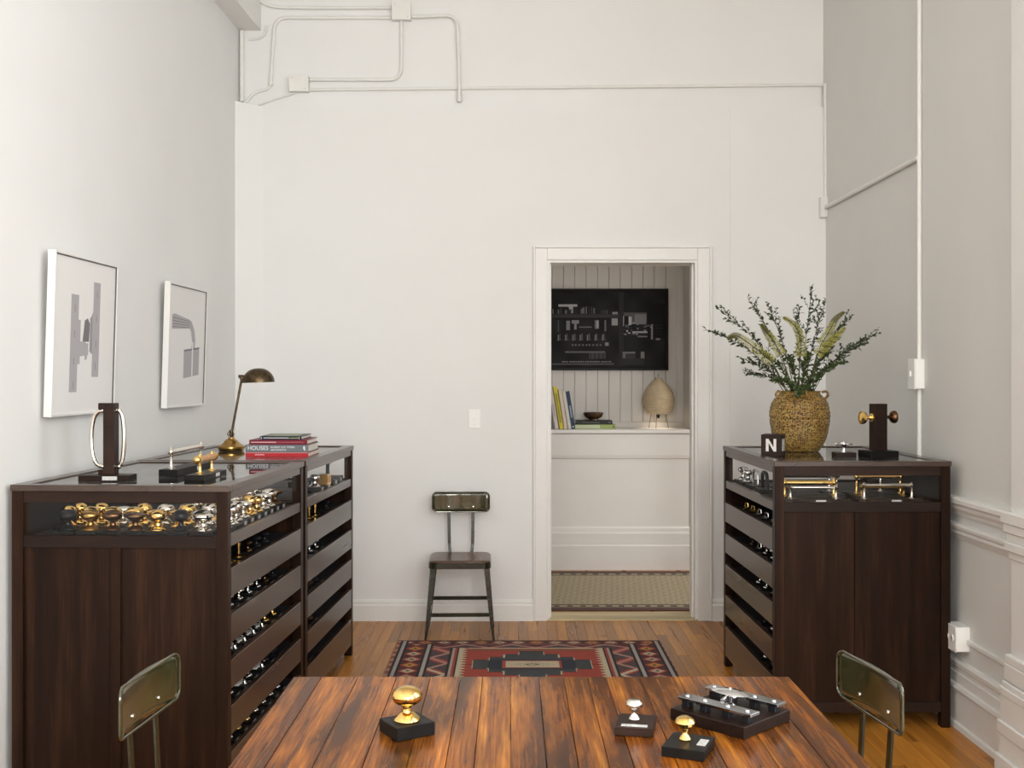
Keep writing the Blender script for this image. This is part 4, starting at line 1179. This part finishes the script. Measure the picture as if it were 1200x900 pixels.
# ---------------------------------------------------------------- chairs
def make_chair():
    t = thing('metal_chair', '', 'chair')
    def rrect(w, d, r, n=5):
        out = []
        for cx, cy, a0 in ((w - r, d - r, 0), (-w + r, d - r, 90), (-w + r, -d + r, 180), (w - r, -d + r, 270)):
            for k in range(n + 1):
                a = R(a0 + 90 * k / n); out.append((cx + r * math.cos(a), cy + r * math.sin(a)))
        return out
    pan = MB(); pan.prism(rrect(.180, .180, .05), .412, .446)
    pan.build('seat_rim', 'chairmetal', t)
    mb = MB()
    rings = [(0.173, .446), (.173, .4515), (.168, .455), (.12, .453), (.06, .451)]
    vs = []; fs = []; n = 24
    for w, z in rings: vs += [(x, y, z) for x, y in rrect(w, w, .046 * w / .173)]
    for i in range(len(rings) - 1):
        for k in range(n): fs.append((i * n + k, i * n + (k + 1) % n, (i + 1) * n + (k + 1) % n, (i + 1) * n + k))
    fs.append([(len(rings) - 1) * n + k for k in range(n)]); fs.append(list(range(n))[::-1])
    mb.add(vs, fs, None, True); mb.build('seat', 'chairseat', t)
    for sx in (-1, 1):
        for sy in (-1, 1):
            a = Vector((sx * .158, sy * .158, .414)); b_ = Vector((sx * .190, -.190 if sy < 0 else .172, .0))
            m_ = MB(); n_ = 9; vs = []; fs = []
            for i in range(n_ + 1):
                u = i / n_; p_ = a.lerp(b_, u)
                w = .032 * (1 - u) + .017 * u
                if u > .8: w *= 1 - .25 * (u - .8) / .2
                th = .004
                # angle iron: two thin wings meeting at the outer corner
                pts = [(0, 0), (-sx * w, 0), (-sx * w, -sy * th), (-sx * th, -sy * th), (-sx * th, -sy * w), (0, -sy * w)]
                vs += [(p_.x + q[0] + sx * .012, p_.y + q[1] + sy * .012 * (1 - u), p_.z) for q in pts]
            for i in range(n_):
                for k in range(6): fs.append((i * 6 + k, i * 6 + (k + 1) % 6, (i + 1) * 6 + (k + 1) % 6, (i + 1) * 6 + k))
            fs.append(list(range(6))[::-1]); fs.append([n_ * 6 + k for k in range(6)])
            m_.add(vs, fs); m_.build('leg', 'chairmetal', t)
    MB().box(-.170, .170, -.176, -.170, .138, .160, bev=.001).build('stretcher', 'chairmetal', t)
    MB().box(-.170, .170, .158, .164, .168, .190, bev=.001).build('stretcher', 'chairmetal', t)
    for sx in (-1, 1):
        MB().box(sx * .176 - .003, sx * .176 + .003, -.165, .156, .128, .150, bev=.001).build('stretcher', 'chairmetal', t)
    for sx in (-1, 1):
        mb = MB(); mb.add([], [])
        for (p0, p1) in (((sx * .062, .176, .40), (sx * .070, .186, .50)), ((sx * .070, .186, .50), (sx * .074, .200, .735))):
            vs = []
            for p_ in (p0, p1):
                for dx, dy in ((-.010, -.003), (.010, -.003), (.010, .003), (-.010, .003)): vs.append((p_[0] + dx, p_[1] + dy, p_[2]))
            mb.add(vs, [(0, 1, 5, 4), (1, 2, 6, 5), (2, 3, 7, 6), (3, 0, 4, 7), (0, 3, 2, 1), (4, 5, 6, 7)])
        mb.build('back_post', 'chairmetal', t)
    # backrest: curved sheet with rounded corners and rolled edge
    w, h, r = .172, .059, .026
    outline = rrect(w, h, r, 6)
    bm = MB(); zc = .755; vs = []; fs = []
    def cy(x): return .194 - .34 * x * x * 1.9 + .0
    nx = 16; ny = 6
    def inside(x, z):      # clamp to rounded outline
        ax = abs(x)
        lim = h if ax <= w - r else h - r + math.sqrt(max(r * r - (ax - w + r) ** 2, 0))
        return max(-lim, min(lim, z))
    for i in range(nx + 1):
        x = -w + 2 * w * i / nx
        x = math.copysign(min(abs(x), w), x)
        for j in range(ny + 1):
            z = inside(x * .9995, -h + 2 * h * j / ny)
            vs.append((x, cy(x), zc + z))
    for i in range(nx):
        for j in range(ny):
            a_ = i * (ny + 1) + j; fs.append((a_, a_ + ny + 1, a_ + ny + 2, a_ + 1))
    bm.add(vs, fs, None, True)
    bk = bm.build('backrest', 'chairback', t)
    so = bk.modifiers.new('thickness', 'SOLIDIFY'); so.thickness = .003; so.offset = 0
    ol = rrect(w, h, r, 6); ol.append(ol[0]); 
    MB().tube([(x, cy(x), zc + z) for x, z in ol], .0034, 8, cap=False).build('backrest_rim', 'chairback', bk)
    for sx in (-1, 1):
        MB().lathe([(0, 0), (.006, 0), (.005, .003), (0, .0045)], 10, Tr(sx * .074, cy(.074) - .002, zc - .030) @ Rx(90)).build('rivet', 'nickel', bk)
    return t
def chair(loc, rz, label): return place('chair', make_chair, loc, rz, label, 'chair', 'olive metal chairs')
chair((-.304, 6.475, 0), R(1.5), 'olive black metal chair with brown seat standing against the back wall')
chair((-.690, 2.625, 0), R(85), 'olive metal chair at the left side of the wooden table')
chair((.690, 2.645, 0), R(-82), 'olive metal chair at the right side of the wooden table')

# ---------------------------------------------------------------- table
TX0, TX1, TY0, TY1, TZ = -.558, .708, .55, 2.814, .75
t = thing('wooden_table', 'long old plank table with glossy orange brown top in foreground', 'table', ((TX0 + TX1) / 2, (TY0 + TY1) / 2, 0))
cx, cy_ = (TX0 + TX1) / 2, (TY0 + TY1) / 2
seams = [345, 378, 421, 466, 506, 541, 567, 600, 633, 662, 690, 712, 752, 796, 843, 888, 927]
sx_ = [TX0 + (s_ - 345) / (927 - 345) * (TX1 - TX0) for s_ in seams]
for a, b_ in zip(sx_, sx_[1:]):
    mb = MB(); mb.box(a - cx + .0006, b_ - cx - .0006, TY0 - cy_, TY1 - cy_, TZ - .034 , TZ + random.uniform(-.0004, .0004), bev=.0008)
    mb.build('plank', 'tablewood', t)
ap = .23
for (x0, x1, y0, y1) in ((TX0 + ap, TX1 - ap, TY1 - .12, TY1 - .095), (TX0 + ap, TX1 - ap, TY0 + .095, TY0 + .12), (TX0 + ap - .025, TX0 + ap, TY0 + .095, TY1 - .095), (TX1 - ap, TX1 - ap + .025, TY0 + .095, TY1 - .095)):
    MB().box(x0 - cx, x1 - cx, y0 - cy_, y1 - cy_, TZ - .125, TZ - .034, bev=.001).build('apron', 'walnut_y', t)
for x0 in (TX0 + ap, TX1 - ap - .07):
    for y0 in (TY0 + .12, TY1 - .19):
        MB().box(x0 - cx, x0 + .07 - cx, y0 - cy_, y0 + .07 - cy_, 0, TZ - .034, bev=.003).build('leg', 'walnut', t)
# samples on the table
GT = 'door hardware samples on the table'
knob(('oval', 'brass'), (-.226, 2.370, TZ + .0005), R(32.5), 'large polished brass oval doorknob on black block at table left', GT, bw_=.091, bd=.085, bh=.028, plate='', seg=40)
knob(('fluted', 'nickel'), (.269, 2.395, TZ + .0005), R(-11), 'nickel stepped doorknob on brown block in middle of table', GT, bw_=.082, bd=.100, bh=.018, s=.72, slim=True, plate='topfront', block='brownblock', seg=32, kx=-.004, ky=.010)
knob(('small', 'brass'), (.3615, 2.254, TZ + .0005), R(-23), 'small brass doorknob on black block nearest the table front', GT, bw_=.088, bd=.100, bh=.020, s=.72, slim=True, plate='topright', seg=32, kx=-.010, ky=.010)
t = thing('hinge_sample', 'large dark block with two chrome strips and thumb turn on table', 'door hardware', (.4865, 2.4565, TZ + .0005), R(44.5), GT)
MB().box(-.0905, .0905, -.0975, .0975, 0, .026, bev=.0015).build('block', 'brownblock', t)
for x0 in (-.052, .052):
    b = MB().box(x0 - .017, x0 + .017, -.100, .094, .042, .049, bev=.001).build('strip', 'steel', t)
    for yy in (-.080, -.030, .030, .078):
        MB().lathe([(0, .049), (.0055, .049), (.005, .0512), (0, .052)], 12, Tr(x0, yy, 0)).build('screw', 'chrome', b)
        MB().box(x0 - .010, x0 + .010, yy - .009, yy + .009, .026, .042, bev=.001).build('standoff', 'blackmetal', b)
mb = MB(); mb.lathe([(0, -.008), (.017, -.006), (.023, 0), (.017, .006), (0, .008)], 24, Tr(.012, .008, .058) @ Matrix.Diagonal((1.0, 2.1, 1.0, 1)))
mb.build('thumb_turn', 'chrome', t)
MB().tube([(-.030, .0, .050), (-.008, .004, .052), (.012, .008, .066), (.022, .010, .060)], .0045, 10).build('lever', 'chrome', t)
MB().lathe([(0, .026), (.016, .026), (.012, .032), (.007, .036), (.007, .056), (0, .058)], 16, Tr(.012, .008, 0)).build('spindle', 'chrome', t)

# ---------------------------------------------------------------- framed prints on the left wall
def framed(label, ya, yb, zt_, zb_):
    w = yb - ya; h = zt_ - zb_
    t = thing('framed_print', label, 'picture', (lwx(ya) + .016, ya, zb_), 0, 'framed prints on the left wall')
    # local x runs along the wall (away), local -y faces the room, z up; leans out at the top
    wa = math.degrees(math.atan2(1, .0235))
    t.rotation_euler = (Rz(wa) @ Rx(1.7)).to_euler()
    d = .030; f = .010
    mb = MB(); mb.box(0, w, -d, 0, 0, f, bev=.001).box(0, w, -d, 0, h - f, h, bev=.001).box(0, f, -d, 0, f, h - f, bev=.001).box(w - f, w, -d, 0, f, h - f, bev=.001)
    mb.build('frame', 'framewhite', t)
    mb = MB(); mb.box(f, f + .004, -d + .003, -.010, f, h - f).box(w - f - .004, w - f, -d + .003, -.010, f, h - f).box(f + .004, w - f - .004, -d + .004, -.010, h - f - .004, h - f)
    mb.build('liner', 'frameinner', t)
    MB().box(f, w - f, -.022, -.006, f, h - f).build('paper', 'paper', t)
    return t, w, h
def ink(t, w, h, poly, mat, lift=0.0):
    pts = [(u * w, (1 - v) * h) for u, v in poly]
    MB().prism(pts, -.0226 - lift, -.0218, axis=1).build('drawing', mat, t)
t, w, h = framed('framed grey print of a hinge, nearer one on left wall', 4.115, 4.732, 1.993, 1.364)
ink(t, w, h, [(.27, .245), (.385, .245), (.385, .40), (.42, .40), (.42, .535), (.50, .535), (.55, .58), (.55, .62), (.42, .63), (.42, .68), (.385, .68), (.385, .855), (.27, .855)], 'ink1')
ink(t, w, h, [(.615, .145), (.725, .145), (.725, .76), (.615, .76), (.615, .61), (.585, .61), (.585, .37), (.615, .34)], 'ink1')
ink(t, w, h, [(.485, .40), (.53, .385), (.565, .42), (.555, .535), (.46, .535), (.46, .52)], 'ink2', .0003)
ink(t, w, h, [(.565, .38), (.60, .37), (.60, .60), (.565, .60)], 'ink1')
ink(t, w, h, [(.48, .545), (.55, .545), (.53, .645), (.50, .655)], 'ink1', .0002)
for v in (.31, .47, .64, .79): ink(t, w, h, [(.325, v), (.331, v), (.331, v + .045), (.325, v + .045)], 'ink2', .0003)
for v in (.20, .36, .52, .67): ink(t, w, h, [(.668, v), (.674, v), (.674, v + .045), (.668, v + .045)], 'ink2', .0003)
t, w, h = framed('framed grey print of a lever and lock, farther one on left wall', 5.400, 6.013, 1.984, 1.359)
ink(t, w, h, [(.42, .535), (.83, .505), (.83, .735), (.42, .765)], 'ink1')
ink(t, w, h, [(.10, .255), (.16, .245), (.52, .275), (.60, .29), (.68, .36), (.71, .44), (.70, .53), (.61, .53), (.63, .46), (.60, .38), (.56, .35), (.10, .37)], 'ink1', .0002)
for k in range(4): ink(t, w, h, [(.12, .275 + k * .024), (.55, .29 + k * .017), (.55, .294 + k * .017), (.12, .281 + k * .024)], 'ink2', .0004)
ink(t, w, h, [(.63, .46), (.66, .46), (.66, .775), (.63, .775)], 'paper', .0005)
ink(t, w, h, [(.42, .53), (.83, .50), (.83, .515), (.42, .545)], 'ink2', .0004)

# ---------------------------------------------------------------- conduits, boxes, switches
UY = YB + 0.05
def pipe(label, pts, r=.0105, Y=None, name='conduit'):
    Yp = (UY - r - .002) if Y is None else Y
    P = [wp(px, py, Yp) for px, py in pts]
    # round the bends
    out = [P[0]]
    for i in range(1, len(P) - 1):
        a, b_, c_ = P[i - 1], P[i], P[i + 1]
        rr = min((a - b_).length, (c_ - b_).length, .16) * .5
        p0 = b_ + (a - b_).normalized() * rr; p1 = b_ + (c_ - b_).normalized() * rr
        for k in range(7):
            u = k / 6; out.append((1 - u) ** 2 * p0 + 2 * u * (1 - u) * b_ + u * u * p1)
    out.append(P[-1])
    o = MB().tube(out, r, 10).build(name, 'conduit')
    return tag(o, label, 'pipe', 'painted conduits on the walls')
def jbox(label, px0, px1, py0, py1, depth, Yw=UY):
    a = wp(px0, py1, Yw - depth); b_ = wp(px1, py0, Yw - depth)
    t = thing('junction_box', label, 'electrical box', (a.x, Yw, a.z), 0, 'electrical boxes on the walls')
    MB().box(0, b_.x - a.x, -depth, 0, 0, b_.z - a.z, bev=.002).build('box', 'conduit', t)
    MB().box(-.002, b_.x - a.x + .002, -depth - .003, -depth, -.002, b_.z - a.z + .002, bev=.001).build('cover', 'conduit', t)
    for q in (.15, .85): MB().lathe([(0, 0), (.004, 0), (.003, .002), (0, .002)], 8, Tr(q * (b_.x - a.x), -depth - .003, (1 - q) * (b_.z - a.z)) @ Rx(90)).build('screw', 'nickel', t)
    return t
jbox('white painted junction box at the top with four pipes', 459.5, 481, 1.5, 22.5, .055)
jbox('white painted junction box lower left above the wall ledge', 339, 361, 88, 106.5, .055)
pipe('white pipe at the very top running left from junction box', [(296, -14), (306, 4), (325, 8.8), (380, 9.2), (458, 9)])
pipe('white pipe bending down left from the top junction box', [(458, 20.8), (322, 20.8), (317.5, 95)])
pipe('white pipe looping from top box down to lower box', [(470.5, 24), (470.5, 93.5), (363, 93.5)])
pipe('white pipe leaving top junction box right and dropping down', [(483, 19.5), (500, 19), (536, 17.5), (537.5, 60), (538.5, 116)], Y=UY - .034)
pipe('long straight white pipe across the back wall above the ledge', [(362, 105.3), (540, 103.5), (966, 99.5)], .0095)
pipe('white flexible pipe curling into the upper left corner', [(317.5, 95), (315, 104), (298, 108), (287, 121)], .009)
pipe('white pipe standing in the upper left wall corner', [(283.5, 36), (283.5, 119)], .014)
pipe('short white pipe elbow under the boxed beam', [(291, 46), (303, 45.5), (311, 41), (312, 30)], .008)
pipe('dark cable running from lower box to the corner', [(348, 107.5), (341, 110.5), (322, 116), (302, 123)], .007)
# couplings
for lab, px, py in (('pipe coupling at the lower end of the right hand pipe', 538.5, 114), ('pipe coupling above the corner flexible pipe', 317.5, 95)):
    c_ = wp(px, py, UY - (.034 if px > 500 else .013))
    o = MB().lathe([(.0, -.03), (.012, -.03), (.016, -.026), (.016, -.006), (.0125, -.004), (.0125, .022), (.015, .026), (.015, .034), (0, .034)], 12, Tr(c_.x, c_.y, c_.z)).build('pipe_coupling', 'conduit')
    tag(o, lab, 'pipe fitting')
o = pipe('white pipe in the right corner below the long pipe', [(967.0, 98), (967.2, 240)], .010, UY - .07)
# wall trunking on the right wall
yv = XR * F / (1080 - 600)
def rconduit(label, y0, y1, z0, z1, r=.011):
    o = MB().tube([(XR - r, y0, z0), (XR - r, y1, z1)], r, 10).build('conduit', 'conduit')
    return tag(o, label, 'pipe', 'painted conduits on the walls')
rconduit('tall vertical white pipe on the right wall', yv, yv, 1.10, CEIL - .01)
rconduit('level white pipe from right wall riser to back corner', yv, YB - .03, 2.555, 2.555, .013)
o = MB().box(XR - .045, XR - .0, YB - .055, YB - .008, 2.495, 2.62, bev=.003).build('junction_box', 'conduit'); tag(o, 'small white box in the back right corner', 'electrical box', 'electrical boxes on the walls')
def wall_box(label, y, z, h, w, depth, kind):
    t = thing('wall_%s' % kind, label, kind, (XR, y, z), R(-90), 'electrical boxes on the walls')
    # local -y faces the room... rotated so that local x runs along the wall towards the camera
    MB().box(-w / 2, w / 2, -depth, 0, 0, h, bev=.003).build('box', 'whiteplastic', t)
    pl = MB().box(-w / 2 - .003, w / 2 + .003, -depth - .005, -depth, -.003, h + .003, bev=.002).build('cover_plate', 'whiteplastic', t)
    if kind == 'switch':
        MB().box(-.006, .006, -depth - .014, -depth - .005, h * .42, h * .60, bev=.001).build('toggle', 'whiteplastic', pl)
    else:
        for q in (-.026, .026):
            MB().lathe([(0, 0), (.016, 0), (.016, .003), (0, .003)], 16, Tr(q, -depth - .005, h * .5) @ Rx(90)).build('socket', 'porcelain', pl)
            for s_ in (-.006, .006): MB().box(q + s_ - .0012, q + s_ + .0012, -depth - .0086, -depth - .0075, h * .5 - .004, h * .5 + .006).build('slot', 'blackmetal', pl)
    return t
wall_box('white surface switch box on the right wall riser', yv, 1.456, .142, .082, .045, 'switch')
wall_box('white double outlet box low on the right wall', 4.735, .345, .105, .125, .058, 'outlet')
o = MB().box(XR - .016, XR, 4.21, 4.67, .378, .398, bev=.003).build('wire_raceway', 'conduit'); tag(o, 'white raceway from outlet box toward the pilaster', 'pipe', 'painted conduits on the walls')
a = wp(549, 502, YB); b_ = wp(563, 480, YB)
t = thing('wall_switch', 'white toggle light switch plate left of the doorway', 'switch', ((a.x + b_.x) / 2, YB, a.z))
w, h = b_.x - a.x, b_.z - a.z
pl = MB().box(-w / 2, w / 2, -.006, 0, 0, h, bev=.002).build('cover_plate', 'whiteplastic', t)
MB().box(-.005, .005, -.016, -.006, h * .42, h * .60, bev=.001).build('toggle', 'whiteplastic', pl)
for q in (.2, .8): MB().lathe([(0, 0), (.003, 0), (.002, .0015), (0, .0015)], 8, Tr(0, -.006, h * q) @ Rx(90)).build('screw', 'nickel', pl)

for m_ in [m for m in bpy.data.meshes if m.users == 0]: bpy.data.meshes.remove(m_)
